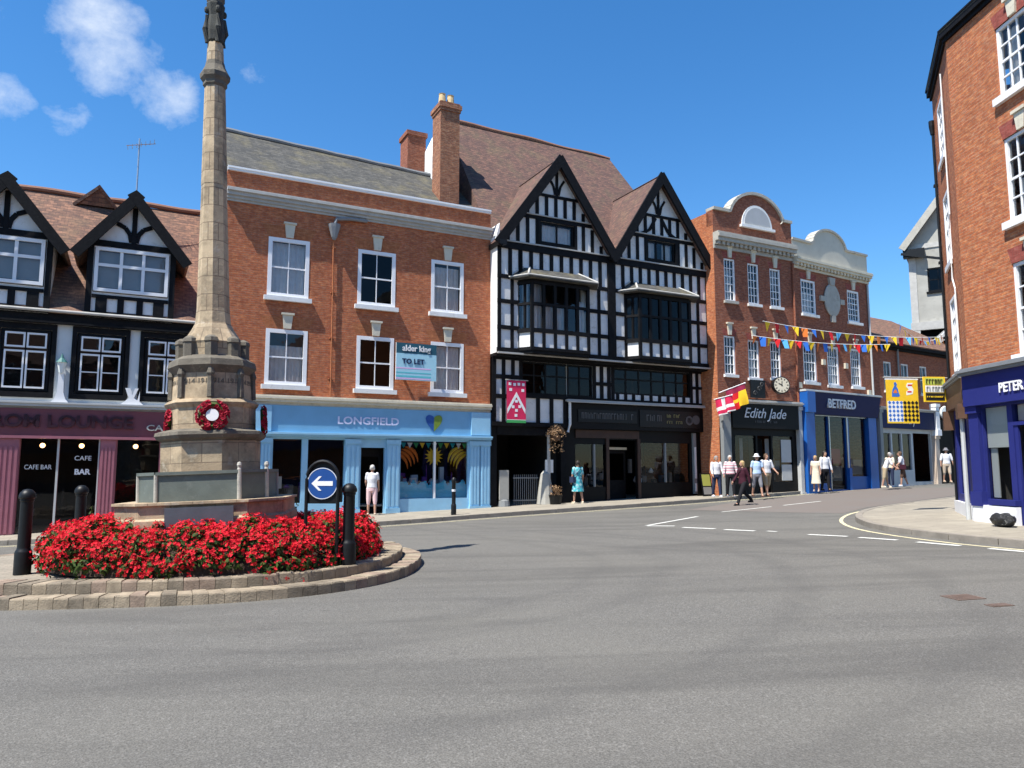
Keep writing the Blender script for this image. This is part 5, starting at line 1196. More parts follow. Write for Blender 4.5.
# poppy wreaths
def wreath(an, z, label, rad=.175, rr=.72):
    w_ = empty('poppy_wreath', (CX+rr*math.cos(an), CY+rr*math.sin(an), z), an+math.pi/2); tag(w_, label, 'wreath', 'poppy wreaths on the memorial')
    w_.rotation_euler.x = R(-4)
    mb = MB(); pr = rad; tr = []
    mb2 = MB()
    for i in range(20):
        t0 = 2*math.pi*i/20
        mb2.tube([(pr*math.cos(t0), -.02, pr*math.sin(t0)), (pr*math.cos(t0+.33), -.02, pr*math.sin(t0+.33))], .04, 6)
    mb2.build('wreath_ring', 'leaf', w_)
    r2 = random.Random(int(an*100))
    for i in range(130):
        t0 = r2.uniform(0, 2*math.pi); al = r2.uniform(-.2, math.pi+.2); q = .062*math.cos(al); c = Vector(((pr+q)*math.cos(t0), -.02-.05*math.sin(al), (pr+q)*math.sin(t0)))
        d1 = (Vector((math.cos(t0)*math.cos(al), -math.sin(al), math.sin(t0)*math.cos(al)))+Vector((r2.uniform(-.3,.3), -.2, r2.uniform(-.3,.3)))).normalized(); u = d1.cross(Vector((0,0,1))).normalized(); v = u.cross(d1)
        s_ = .036
        pts = [c+(u*math.cos(k*math.pi/3)+v*math.sin(k*math.pi/3))*s_*r2.uniform(.7, 1.2)+d1*.012 for k in range(6)]
        for k in range(6): mb.face([c-d1*.008, pts[k], pts[(k+1)%6]])
    mb.build('poppies', 'wreath_petal', w_)
    MB().lathe([(.001, 0), (.095, 0), (.095, .012), (.001, .012)], 18, (0, -.05, 0), ax=(0, -1, 0)).build('centre_disc', 'white_paint', w_)
a_face = RU
wreath(R(-74), 2.42, 'round red poppy wreath with white centre hung on the lit front of the memorial')
wreath(R(-71+90), 2.40, 'red poppy wreath hung on the shaded right side of the memorial', .175, .70); wreath(R(-71-90), 2.34, 'red poppy wreath just showing on the left side of the memorial', .175, .70)

# ================= traffic island: two courses of setts round the memorial
def island(f, n=150, dl=5.2, dr=3.52, ry=2.98, p=2.5):
    out = []
    for i in range(n):
        t = 2*math.pi*i/n; c, s = math.cos(t), math.sin(t)
        rx = dr if c > 0 else dl
        x = abs(c)**(2/p)*math.copysign(1, c); y = abs(s)**(2/p)*math.copysign(1, s)
        out.append((-5.1+x*(rx-f), 12.85+y*(ry-f)))
    # even spacing
    L = [0]; pts = out+[out[0]]
    for a, b in zip(pts, pts[1:]): L.append(L[-1]+math.dist(a, b))
    res = []; j = 0
    for k in range(n):
        d = L[-1]*k/n
        while L[j+1] < d: j += 1
        t = (d-L[j])/max(1e-6, L[j+1]-L[j]); a, b = pts[j], pts[j+1]; res.append((a[0]+(b[0]-a[0])*t, a[1]+(b[1]-a[1])*t))
    return res
def course(f0, f1, z0, z1, n, pair):
    o = island(f0, n*4); i_ = island(f1, n*4); mbs = MB()
    for k in range(n):
        j = rnd.uniform(-.006, .006); g = .035
        ring = []
        idx = [(k*4+m) % (4*n) for m in range(5)]
        ov = [Vector(o[m]) for m in idx]; iv = [Vector(i_[m]) for m in idx]
        ov[0] = ov[0].lerp(ov[1], g*2); ov[4] = ov[4].lerp(ov[3], g*2); iv[0] = iv[0].lerp(iv[1], g*2); iv[4] = iv[4].lerp(iv[3], g*2)
        q = ov + iv[::-1]; dz = rnd.uniform(-.012, .012); cc = sum(q, Vector((0, 0)))/len(q)
        base = [(v.x, v.y, G(v.x, v.y)+z0-.03) for v in q]
        mid = [(v.x, v.y, G(v.x, v.y)+z1+dz-.018) for v in q]
        top = [((v+(cc-v)*.05).x, (v+(cc-v)*.05).y, G(v.x, v.y)+z1+dz) for v in q]
        mbs.loft([base, mid, top], rnd.choice([0, 0, 0, 1, 2]))
    struct(mbs.build('kerb_setts', ['sett_granite', 'sett_pink', 'sett_dark']))
course(0, .30, 0, .15, 122, 0); course(.33, .70, .14, .29, 108, 0)
mb = MB(); o = island(.03, 80); mb.loft([[(x, y, G(x,y)-.02) for x, y in o], [(x, y, G(x,y)+.128) for x, y in o]]); o2 = island(.37, 80); mb.loft([[(x, y, G(x,y)+.1) for x, y in o2], [(x, y, G(x,y)+.268) for x, y in o2]])
struct(mb.build('island_bed', 'mortar'))
o = island(.71, 120); mb = MB(); mb.face([(x, y, G(x,y)+.282) for x, y in o]); struct(mb.build('island_paving', 'island_paving'))

# flower bed: leaves and red petals through a mound
def sup(t, rx, ry, p=2.6):
    c, s = math.cos(t), math.sin(t); return (abs(c)**(2/p)*math.copysign(rx, c), abs(s)**(2/p)*math.copysign(ry, s))
BX, BY = -4.75, 12.35
r3 = random.Random(5)
lf = MB(); fl = MB()
soil = MB(); rings = []
for h, f in ((0, .95), (.16, .93), (.28, .86), (.34, .6)): rings.append([(BX+sup(2*math.pi*k/48, 2.50*f, 2.0*f)[0], BY+sup(2*math.pi*k/48, 2.5*f, 2.0*f)[1], G(BX, BY)+.27+h) for k in range(48)])
soil.loft(rings); struct(soil.build('soil', 'soil'))
def mound(u, t):          # u: 0 outer foot .. 1 inner rim over the top
    lump = .07*math.sin(5*t+1)+.05*math.sin(11*t)+.035*math.sin(23*t+2)
    if u < .5: q = u/.5; f = 1.02-.10*q*q; z = .05+.46*q
    else: q = (u-.5)/.5; f = .92-.34*q; z = .51+.05*math.sin(q*math.pi)
    x, y = sup(t, 2.40*f, 1.90*f); return Vector((BX+x*(1+lump*.12), BY+y*(1+lump*.12), G(BX, BY)+.30+z*(1+lump)))
def nrm(u, t):
    a = mound(u, t); b = mound(u+.01, t); c = mound(u, t+.01); n = (c-a).cross(b-a).normalized(); return -n if n.dot(a-Vector((BX, BY, a.z-.6))) < 0 else n
def leafq(p, d, s_):
    a = d.cross(Vector((r3.uniform(-1,1), r3.uniform(-1,1), r3.uniform(-1,1)))).normalized(); b = d.cross(a)
    lf.face([p-a*s_, p-b*s_*.55, p+a*s_+d*s_*.3, p+b*s_*.55])
def bloom(p, d, s_):
    a = d.cross(Vector((0,0,1))); a = a.normalized() if a.length > .05 else Vector((1,0,0)); b = d.cross(a); ph = r3.random()*6
    n_ = r3.choice([4, 5, 5, 6]); k_ = 2*math.pi/n_
    for k in range(n_):
        t0 = ph+k*k_+r3.uniform(-.2, .2); e1 = a*math.cos(t0)+b*math.sin(t0); e2 = a*math.cos(t0+.5)+b*math.sin(t0+.5); e3 = a*math.cos(t0-.5)+b*math.sin(t0-.5); cup = r3.uniform(.1, .7); q = s_*r3.uniform(.75, 1.15)
        fl.face([p, p+e3*q*.8+d*q*cup*.8, p+e1*q*1.15+d*q*cup, p+e2*q*.8+d*q*cup*.8])
plants = []
for i in range(5000):                 # separate bushy plants, packed until they touch
    t = r3.uniform(0, 2*math.pi); u = r3.random()*.93
    if math.sin(t) > .75 and r3.random() < .5: continue
    p = mound(u, t)
    if any((p-q[0]).length < .155 for q in plants): continue
    plants.append((p, nrm(u, t), r3.uniform(.15, .25), r3.random(), u))
for p0, n0, r_, vig, u in plants:
    c = p0-n0*.10+Vector((0, 0, r3.uniform(-.07, .06)))
    for i in range(52):
        d = (n0*1.0+Vector((0, 0, .3))+Vector((r3.gauss(0,1), r3.gauss(0,1), r3.gauss(0,1)))*.75).normalized()
        leafq(c+d*r_*r3.uniform(.35, 1.0), (d+Vector((r3.uniform(-1,1), r3.uniform(-1,1), r3.uniform(-1,1)))*.7).normalized(), r3.uniform(.022, .058))
    nb = int((20 + 40*vig)*(0.55 if u < .12 else 1))
    for i in range(nb):
        d = (n0*1.0+Vector((0, -.05, .45))+Vector((r3.gauss(0,1), r3.gauss(0,1), r3.gauss(0,1)))*.62).normalized()
        bloom(c+d*r_*r3.uniform(.85, 1.18), (d+Vector((r3.uniform(-1,1), r3.uniform(-1,1), r3.uniform(-1,1)))*.5).normalized(), r3.uniform(.015, .036))
    if r3.random() < .05:              # an odd spike standing proud
        for k in range(6):
            q = c+n0*r_+Vector((r3.uniform(-.04,.04), r3.uniform(-.04,.04), r_*.5+k*.02)); leafq(q, Vector((r3.uniform(-1,1), r3.uniform(-1,1), .5)).normalized(), .035)
o = lf.build('foliage', 'leaf'); struct(o, 'stuff'); o = fl.build('red_flowers', 'red_petal'); struct(o, 'stuff')

# bollards
def bollard(x, y, h, label, base=.115, dz=.285, band=False):
    o = empty('bollard', (x, y, G(x, y)+dz)); tag(o, label, 'bollard', 'black bollards')
    k = h/1.2
    MB().lathe([(base, 0), (base, .30*k), (base*.93, .33*k), (base*.80, .35*k), (base*.76, .38*k), (base*.74, 1.02*k), (base*.82, 1.03*k), (base*.82, 1.06*k)], 20).build('post', 'black_iron', o, smooth=35)
    MB().lathe([(base*.82, 1.06*k), (base*.98, 1.075*k), (base*.98, 1.11*k), (base*.84, 1.15*k), (base*.5, 1.19*k), (.01, 1.2*k)], 20).build('cap', 'black_iron', o, smooth=35)
    if band: MB().lathe([(base*.77, .74*k), (base*.79, .745*k), (base*.79, .81*k), (base*.77, .815*k)], 20).build('reflective_band', 'silver_letter', o)
    return o
bollard(-7.24, 11.25, 1.25, 'black iron bollard at the near left edge of the flower bed', .115)
bollard(-7.55, 13.2, 1.26, 'black iron bollard rising behind the left end of the red flowers', .115)
bollard(-2.44, 11.30, 1.20, 'black iron bollard beside the blue arrow sign')
bollard(-1.88, 24.3, 1.2, 'slim dark bollard with a pale band on the pavement by the blue shop', .085, .118, True)
# keep left sign in its hoop
ks = empty('keep_left_sign', (-2.82, 11.18, G(-2.82, 11.18)+.285), R(-4)); tag(ks, 'round blue sign with white left arrow in a black hoop frame by the flowers', 'road sign')
mb = MB(); hw = .225; pts = [(-hw, 0, 0), (-hw, 0, 1.20)]+[(hw*-math.cos(t), 0, 1.20+.25*math.sin(t)) for t in [math.pi*i/12 for i in range(1, 12)]]+[(hw, 0, 1.20), (hw, 0, 0)]
mb.tube(pts, .026, 8); mb.build('hoop', 'black_iron', ks, smooth=40); ks.scale = (1.06,)*3
MB().box(-hw, hw, .012, .022, .86, 1.2).prism([(hw*math.cos(t), 1.2+.24*math.sin(t)) for t in [math.pi*i/12 for i in range(13)]], .013, .023).build('back_plate', 'black_iron', ks)
dk = MB().lathe([(.001, 0), (.218, 0), (.222, .012), (.001, .012)], 36, (0, .006, 1.14), ax=(0, -1, 0)).build('disc', 'cloth_signblue', ks)
mb = MB(); mb.lathe([(.205, 0), (.222, .001), (.222, .003), (.205, .003)], 36, (0, -.0075, 1.14), ax=(0, -1, 0)) if False else None
mb = MB(); z0 = 1.14; mb.prism([(-.155, z0), (-.05, z0-.10), (-.01, z0-.10), (-.075, z0-.032), (.15, z0-.032), (.15, z0+.032), (-.075, z0+.032), (-.01, z0+.10), (-.05, z0+.10)], -.010, -.007); mb.build('arrow', 'white_paint', dk)
mb = MB()
for k in range(36):
    t0, t1 = 2*math.pi*k/36, 2*math.pi*(k+1)/36
    mb.face([(.208*math.cos(t0), -.0085, z0+.208*math.sin(t0)), (.208*math.cos(t1), -.0085, z0+.208*math.sin(t1)), (.219*math.cos(t1), -.0085, z0+.219*math.sin(t1)), (.219*math.cos(t0), -.0085, z0+.219*math.sin(t0))])
mb.build('border', 'silver_letter', dk)

# ================= banners, flags, clock, bunting
def cloth_banner(name, label, loc, rz, w_, h, draw, pole=.9, cat='banner', side=1):
    o = empty(name, loc, rz); tag(o, label, cat)
    MB().tube([(-w_/2-.06, 0, .03), (w_/2+pole, 0, .03)] if side > 0 else [(-w_/2-pole, 0, .03), (w_/2+.06, 0, .03)], .018, 6).build('pole', 'pale_lead', o)
    mb, mats = MB(), []
    draw(mb, mats); mb.build('cloth', mats, o); return o
def d_red(mb, mats):
    mats += ['cloth_pink', 'cloth_white', 'cloth_green']
    mb.box(-.40, .40, -.006, .006, -1.72, 0); mb.box(-.40, .40, -.007, .007, -1.84, -1.72, 2); mb.box(-.40, .40, -.0065, .0065, -1.74, -1.70, 1)
    for sg in (-1, 1): mb.prism([(0, -.72), (sg*.38, -1.45), (sg*.38, -1.24), (0, -.50)] if sg > 0 else [(0, -.50), (-.38, -1.24), (-.38, -1.45), (0, -.72)], -.011, .011, 1)
    for x, z in ((-.27, -.15), (-.08, -.17), (.1, -.15), (.29, -.16), (-.24, -.40), (.27, -.42), (.0, -.9), (-.14, -1.15), (.14, -1.13), (0, -1.3), (-.02, -1.52)):
        mb.box(x-.055, x+.055, -.012, .012, z-.06, z+.06, 1)
cloth_banner('heraldic_banner', 'pink red banner with a white chevron hanging on the timber framed front', onwall(.80, -.62, 4.86), R(DEG), .8, 1.8, d_red, .1).scale = (1.0, 1, .86)
def d_yel(mb, mats):
    mats += ['cloth_yellow', 'cloth_white', 'cloth_blue', 'cloth_black', 'cloth_red', 'cloth_orange']
    W, H = .46, 1.22
    mb.box(-W, W, -.006, .006, -H, 0, 0); mb.box(-W-.02, W+.02, -.007, .007, -.035, .02, 1)
    def L(poly, m, d=.009): mb.prism(poly, -d, d, m)
    L([(-.30, -.50), (-.10, -.50), (-.07, -.46), (-.10, -.40), (-.12, -.28), (-.16, -.22), (-.14, -.16), (-.18, -.09), (-.23, -.12), (-.22, -.2), (-.28, -.3), (-.30, -.42)], 2)
    L([(-.26, -.40), (-.14, -.40), (-.17, -.31), (-.22, -.31)], 5, .011)
    L([(.12, -.46), (.30, -.42), (.33, -.30), (.27, -.18), (.33, -.12), (.16, -.12), (.12, -.22), (.20, -.30), (.12, -.36)], 1)
    mb.box(.17, .29, -.012, .012, -.20, -.16, 4); mb.box(.15, .27, -.012, .012, -.38, -.34, 4)
    mb.box(-W+.02, 0, -.0085, .0085, -H+.04, -.62, 1)
    for i in range(4):
        for j in range(5):
            x = -W+.08+i*.112; z = -H+.10+j*.115; L([(x, z-.052), (x+.046, z), (x, z+.052), (x-.046, z)], 2, .011)
            x = .06+i*.112; L([(x, z-.056), (x+.052, z), (x, z+.056), (x-.052, z)], 3, .011)
b0 = ret(-2.7, -1.22, 4.02)
cloth_banner('heraldic_banner', 'yellow quartered banner with blue figure and chequered lower half, hung over the side street', b0, R(6), .92, 1.22, d_yel, .9)
hs_ = empty('hanging_sign', ret(-2.8, -.44, 4.04), R(6)); tag(hs_, 'square hanging shop sign in yellow green white and black next to the yellow banner', 'sign')
mb = MB(); mb.box(-.31, .31, -.02, .02, -.68, 0, 0); mb.box(-.27, .27, -.024, .024, -.22, -.03, 1); mb.box(-.27, .27, -.024, .024, -.42, -.24, 2); mb.box(-.27, .27, -.024, .024, -.64, -.44, 3); mb.build('board', ['cloth_yellow', 'cloth_lime', 'cloth_white', 'cloth_black'], hs_)
faint(hs_, -.24, .25, -.19, .12, -.024, 'cloth_black', 6); faint(hs_, -.24, .25, -.38, .11, -.024, 'grey_paint', 6); faint(hs_, -.24, .25, -.56, .04, -.024, 'cloth_yellow', 9)
MB().tube([(-.25, 0, .0), (-.25, 0, .05)], .01, 5).tube([(.25, 0, 0), (.25, 0, .05)], .01, 5).build('hook', 'black_iron', hs_)
ro = empty('round_projecting_sign', (22.55, 38.7, 4.45), R(20)); tag(ro, 'small round white projecting sign above the dark doorway up the street', 'sign')
MB().lathe([(.001, -.06), (.33, -.06), (.36, 0), (.33, .06), (.001, .06)], 24, (0, 0, 0), ax=(0, -1, 0)).build('disc', 'blind_white', ro); MB().tube([(.36, 0, 0), (1.0, .3, 0)], .03, 6).build('arm', 'black_iron', ro)
# angled flags over the black shop
def flag(label, s, y, z, dx, dz, w_, h, bands, seed):
    o = empty('flag', onwall(s, y, z), R(DEG)); tag(o, label, 'flag')
    tip = Vector((dx, -.95, dz)); MB().tube([(0, 0, 0), tuple(tip)], .022, 6).ball(tuple(tip), .04, 8, 6).build('flag_pole', 'white_paint', o)
    mb = MB(); n = 14; r_ = random.Random(seed); ph = r_.random()*6
    u = tip.normalized()
    def pt(i, j):
        a = tip - u*(w_*i/n); f = j/n
        return a + Vector((.06*math.sin(i*.9+ph)*f+.10*f*math.sin(ph), .05*math.sin(i*.8+j*.3+ph)*f, -h*f - .12*f*(i/n)))
    for i in range(n):
        for j in range(n):
            mb.face([pt(i,j), pt(i+1,j), pt(i+1,j+1), pt(i,j+1)], bands(i/n, j/n))
    c = mb.build('flag_cloth', ['cloth_red', 'cloth_yellow', 'cloth_white', 'cloth_maroonposter', 'cloth_pink'], o)
    md = c.modifiers.new('thickness', 'SOLIDIFY'); md.thickness = .006
    return o
flag('dark red and yellow flag leaning out over the black shop', 10.0, -1.42, 4.75, .55, .35, .85, .85, lambda u, v: 3 if v < .28 else (1 if u < .35 or .5 < v < .7 else 0), 3)
flag('pink red and white flag drooping below the dark red and yellow flag', 9.72, -1.42, 4.45, .10, .12, .9, .62, lambda u, v: 2 if (abs(v-.55) < .10 or (abs(u-.5) < .12 and v < .5) or v > .88) else 4, 8)
ck = empty('clock', onwall(13.25, -1.75, 5.2), R(4)); ck.scale = (.86,)*3; tag(ck, 'round cream faced clock with black numerals on the brick front above the black shop', 'clock')
MB().lathe([(.001, -.14), (.40, -.14), (.44, -.12), (.44, .12), (.40, .14), (.001, .14)], 32, (0, 0, 0), ax=(0, -1, 0)).build('case', 'black_iron', ck, smooth=40)
MB().lathe([(.001, 0), (.39, 0), (.39, .004), (.001, .004)], 32, (0, -.141, 0), ax=(0, -1, 0)).build('dial', 'cream_stone', ck)
mb = MB()
for k in range(12): a = k*math.pi/6; mb.beam((.27*math.sin(a), .27*math.cos(a)), (.36*math.sin(a), .36*math.cos(a)), .045, -.146, .004)
mb.build('numerals', 'black_paint', ck)
MB().beam((0, -.06), (.02, .20), .035, -.151, .004).beam((.05, -.02), (-.17, .10), .03, -.157, .004).build('hands', 'black_paint', ck)
MB().tube([(.35, .1, .1), (.45, .62, .2)], .03, 6).tube([(.35, .1, -.2), (.45, .62, -.2)], .03, 6).build('bracket', 'black_iron', ck)
bs = empty('bracket_sign', onwall(12.15, -1.22, 4.9), R(DEG)); tag(bs, 'black scrolled bracket sign with a pale curl between the flags and the clock', 'sign')
MB().box(-.42, .42, -.30, -.24, -.28, .50).build('board', 'black_iron', bs); mb = MB()
for c in ((0.05, .12), (-.2, -.08), (.2, .3)): mb.tube([(c[0]+.12*(1-i/16)*math.cos(i*.55), -.315, c[1]+.12*(1-i/16)*math.sin(i*.55)) for i in range(15)], .018, 5)
mb.build('scroll', 'dim_letter', bs); MB().box(-.05, .05, -.24, -.0, .1, .16).build('arm', 'black_iron', bs)
def bunting(label, p0, p1, sag, n, seed):
    o = empty('bunting', p0); tag(o, label, 'bunting', 'bunting strung across the side street')
    D = Vector(p1)-Vector(p0); f = lambda t: D*t - Vector((0, 0, sag*4*t*(1-t)))
    MB().tube([f(i/24) for i in range(25)], .012, 5).build('cord', 'cloth_white', o)
    seq = ['cloth_yellow', 'cloth_red', 'cloth_blue', 'cloth_yellow', 'cloth_orange', 'cloth_blue', 'cloth_yellow', 'cloth_red', 'cloth_sky']; r_ = random.Random(seed)
    h = Vector((D.x, D.y, 0)).normalized(); nn = Vector((h.y, -h.x, 0))
    for k in range(n):
        c = f((k+.5)/n); w_ = r_.uniform(.14, .18); L = r_.uniform(.34, .44); tw = r_.uniform(-.5, .5); hh = (h*math.cos(tw)+nn*math.sin(tw))
        square = k % 3 == 1; q = .75 if square else .06
        tp = c-Vector((0,0,.01)); bt = c-Vector((0,0,L))+nn*r_.uniform(-.12, .12)+h*r_.uniform(-.08, .08)
        mb = MB(); mb.loft([[tp-hh*w_-nn*.003, tp+hh*w_-nn*.003, bt+hh*w_*q-nn*.003, bt-hh*w_*q-nn*.003], [tp-hh*w_+nn*.003, tp+hh*w_+nn*.003, bt+hh*w_*q+nn*.003, bt-hh*w_*q+nn*.003]])
        mb.build('pennant', seq[(k+seed) % len(seq)], o)
bunting('upper string of coloured bunting pennants crossing in front of the brick upper floors', onwall(12.6, -1.5, 8.05), (24.6, 39.9, 8.75), .35, 26, 0)
bunting('lower string of coloured bunting pennants above the betting shop front', onwall(11.9, -1.5, 7.35), (18.6, 36.2, 7.65), .15, 21, 4)
bunting('short string of bunting rising to the plaster house at the bend', (19.6, 37.2, 8.9), (25.8, 43.4, 9.9), .9, 14, 2)
# basket and pole in front of the passage
po = empty('slender_post', (1.42, 29.0, G(1.42, 29)+.118)); tag(po, 'slender pale post carrying the dry hanging basket', 'post')
MB().lathe([(.10, 0), (.10, .35), (.075, .4), (.06, 2.6), (.03, 2.72)], 12).build('shaft', 'pale_lead', po); MB().tube([(0, 0, 2.6), (.12, -.1, 2.85), (.3, -.22, 2.9)], .018, 6).build('arm', 'black_iron', po)
hb = empty('hanging_basket', (1.70, 28.76, G(1.42, 29)+2.72)); hb.scale = (.86,)*3; tag(hb, 'hanging basket of dried brown flowers against the timbered front', 'hanging basket')
MB().lathe([(.02, -.24), (.16, -.18), (.24, 0), (.26, .02)], 14).build('basket', 'brown_wood', hb); MB().tube([(.24, 0, .02), (0, 0, .4), (-.24, 0, .02)], .008, 5).build('chain', 'black_iron', hb)
mb = MB(); r_ = random.Random(2)
for i in range(420):
    a = r_.uniform(0, 2*math.pi); q = r_.random()**.5*.46; z = .42*(1-(q/.5)**2)+r_.uniform(-.12, .1) if r_.random() < .75 else r_.uniform(-.75, .1)
    if z < -.1: q = r_.uniform(.18, .36)
    p = Vector((q*math.cos(a), q*math.sin(a), z)); u = Vector((r_.uniform(-1,1), r_.uniform(-1,1), r_.uniform(-1,1))).normalized(); v = u.cross(Vector((r_.uniform(-1,1), 1, r_.uniform(-1,1)))).normalized(); s_ = r_.uniform(.03, .065)
    mb.face([p-u*s_, p-v*s_*.6, p+u*s_, p+v*s_*.6])
mb.build('dried_foliage', 'dry_leaf', hb)
tu = empty('planter', (1.66, 28.7, G(1.6, 28.7)+.118)); tag(tu, 'small dark tub of withered plants at the foot of the slender post', 'planter')
MB().lathe([(.20, 0), (.26, .34), (.28, .36), (.24, .36), (.22, .30)], 14).build('tub', 'black_iron', tu); mb = MB()
for i in range(120):
    a = r_.uniform(0, 6.28); q = r_.uniform(0, .24); p = Vector((q*math.cos(a), q*math.sin(a), r_.uniform(.3, .72))); u = Vector((r_.uniform(-1,1), r_.uniform(-1,1), r_.uniform(-1,1))).normalized(); v = u.cross(Vector((0, 1, .3))).normalized(); mb.face([p-u*.05, p-v*.03, p+u*.05, p+v*.03])
mb.build('withered_plants', 'dry_leaf', tu)
def board(name, label, cat, loc, rz, w_, h, mat, mat2):
    o = empty(name, loc, rz); tag(o, label, cat)
    mb = MB(); mb.loft([[(-w_/2, -.22, 0), (w_/2, -.22, 0), (w_/2, -.19, 0), (-w_/2, -.19, 0)], [(-w_/2, -.02, h), (w_/2, -.02, h), (w_/2, .01, h), (-w_/2, .01, h)]]); mb.loft([[(-w_/2, .19, 0), (w_/2, .19, 0), (w_/2, .22, 0), (-w_/2, .22, 0)], [(-w_/2, -.01, h-.002), (w_/2, -.01, h-.002), (w_/2, .02, h-.002), (-w_/2, .02, h-.002)]]); mb.build('frame', mat, o)
    f = lambda z: -.22+.2*z/h-.006
    mb = MB(); mb.face([(-w_/2+.05, f(.45*h), .45*h), (w_/2-.05, f(.45*h), .45*h), (w_/2-.05, f(.95*h), .95*h), (-w_/2+.05, f(.95*h), .95*h)], 0); mb.face([(-w_/2+.05, f(.08*h), .08*h), (w_/2-.05, f(.08*h), .08*h), (w_/2-.05, f(.40*h), .40*h), (-w_/2+.05, f(.40*h), .40*h)], 1); mb.build('poster', [mat2, 'room_mid'], o)
x, y, _ = onwall(9.7, -.75, 0); board('pavement_sign', 'small pavement sign with an olive poster beside the dark shop doorway', 'sign', (x, y, G(x, y)+.118), R(20), .5, .95, 'black_paint', 'cloth_olive')
for s_, w_, h, lb in ((.55, .38, 1.25, 'narrow white panel stood at the left of the dark passage'), (2.35, .55, 1.45, 'white covered shape stood at the right of the dark passage')):
    x, y, _ = onwall(s_, -.05, 0); o = empty('display_panel', (x, y, G(x, y)+.118), R(DEG)); tag(o, lb, 'panel')
    if w_ < .5: MB().box(-w_/2, w_/2, -.06, .0, .25, h+.1).build('panel', 'grey_render', o); MB().lathe([(.22, 0), (.2, .22), (.05, .26)], 10, (0, -.03, 0)).build('foot', 'grey_paint', o)
    else:
        MB().lathe([(.34, 0), (.30, .35), (.24, .8), (.18, 1.15), (.06, 1.3)], 12).build('cover', 'grey_render', o); MB().box(-.04, .30, -.1, -.05, 1.2, 1.7).build('notice', 'aged_white_paint', o)
# bin bag
bb = bpy.data.meshes.new('bin_bag'); bm = bmesh.new(); bmesh.ops.create_icosphere(bm, subdivisions=4, radius=1)
from mathutils import noise as mn
for v in bm.verts:
    p = v.co.copy(); n1 = mn.noise(p*1.8+Vector((3,1,2))); n2 = 1-abs(mn.noise(p*4.5))*2; f = 1+.22*n1+.10*n2
    v.co = Vector((p.x*.36*f, p.y*.24*f, max(0, (p.z*.5+.45))*.34*f*(1 if p.z < .5 else 1+.2*n1)))
bm.to_mesh(bb); bm.free(); bb.materials.append(M['bin_liner']); bb.polygons.foreach_set('use_smooth', [True]*len(bb.polygons)); uvmap(bb)
o = link('bin_bag', bb); o.scale = (.82,)*3; o.location = (10.22, 15.72, G(10.22, 15.72)+.118); o.rotation_euler.z = R(80); tag(o, 'black bin bag slumped on the pavement below the navy shop window', 'bin bag')
# ================= people
def remesh(mb, vox, name, mat, parent, it=3):
    me = bpy.data.meshes.new('tmp'); me.from_pydata(mb.v, [], mb.f); me.update()
    bm = bmesh.new(); bm.from_mesh(me); bmesh.ops.recalc_face_normals(bm, faces=bm.faces); bm.to_mesh(me); bm.free()
    ob = bpy.data.objects.new('tmp', me); COL.objects.link(ob)
    m = ob.modifiers.new('r', 'REMESH'); m.mode = 'VOXEL'; m.voxel_size = vox
    if it: s = ob.modifiers.new('s', 'SMOOTH'); s.iterations = it; s.factor = .5
    dg = bpy.context.evaluated_depsgraph_get(); dg.update()
    out = bpy.data.meshes.new_from_object(ob.evaluated_get(dg)); bpy.data.objects.remove(ob); bpy.data.meshes.remove(me)
    out.name = name; out.materials.clear(); out.materials.append(M[mat]); out.polygons.foreach_set('use_smooth', [True]*len(out.polygons))
    return link(name, out, parent)
def limb(mb, a, ra, b, rb, n=10):
    a, b = Vector(a), Vector(b); t = (b-a); L = t.length; t.normalize()
    u = t.cross(Vector((0,0,1))); u = u.normalized() if u.length > .05 else Vector((1,0,0)); v = u.cross(t)
    rings = []
    for k in range(-4, 5+4):
        if k < 0: q = (-k)/4; c = a - t*ra*math.sin(q*math.pi/2); r = ra*max(.05, math.cos(q*math.pi/2))
        elif k <= 4: q = k/4; c = a+(b-a)*q; r = ra+(rb-ra)*q
        else: q = (k-4)/4; c = b+t*rb*math.sin(q*math.pi/2); r = rb*max(.05, math.cos(q*math.pi/2))
        rings.append([c+(u*math.cos(2*math.pi*i/n)+v*math.sin(2*math.pi*i/n))*r for i in range(n)])
    mb.loft(rings)
def oval(mb, rings, n=16):      # torso-like loft: (z, rx, ry, cx, cy)
    mb.loft([[(cx+rx*math.cos(2*math.pi*i/n), cy+ry*math.sin(2*math.pi*i/n), z) for i in range(n)] for z, rx, ry, cx, cy in rings])
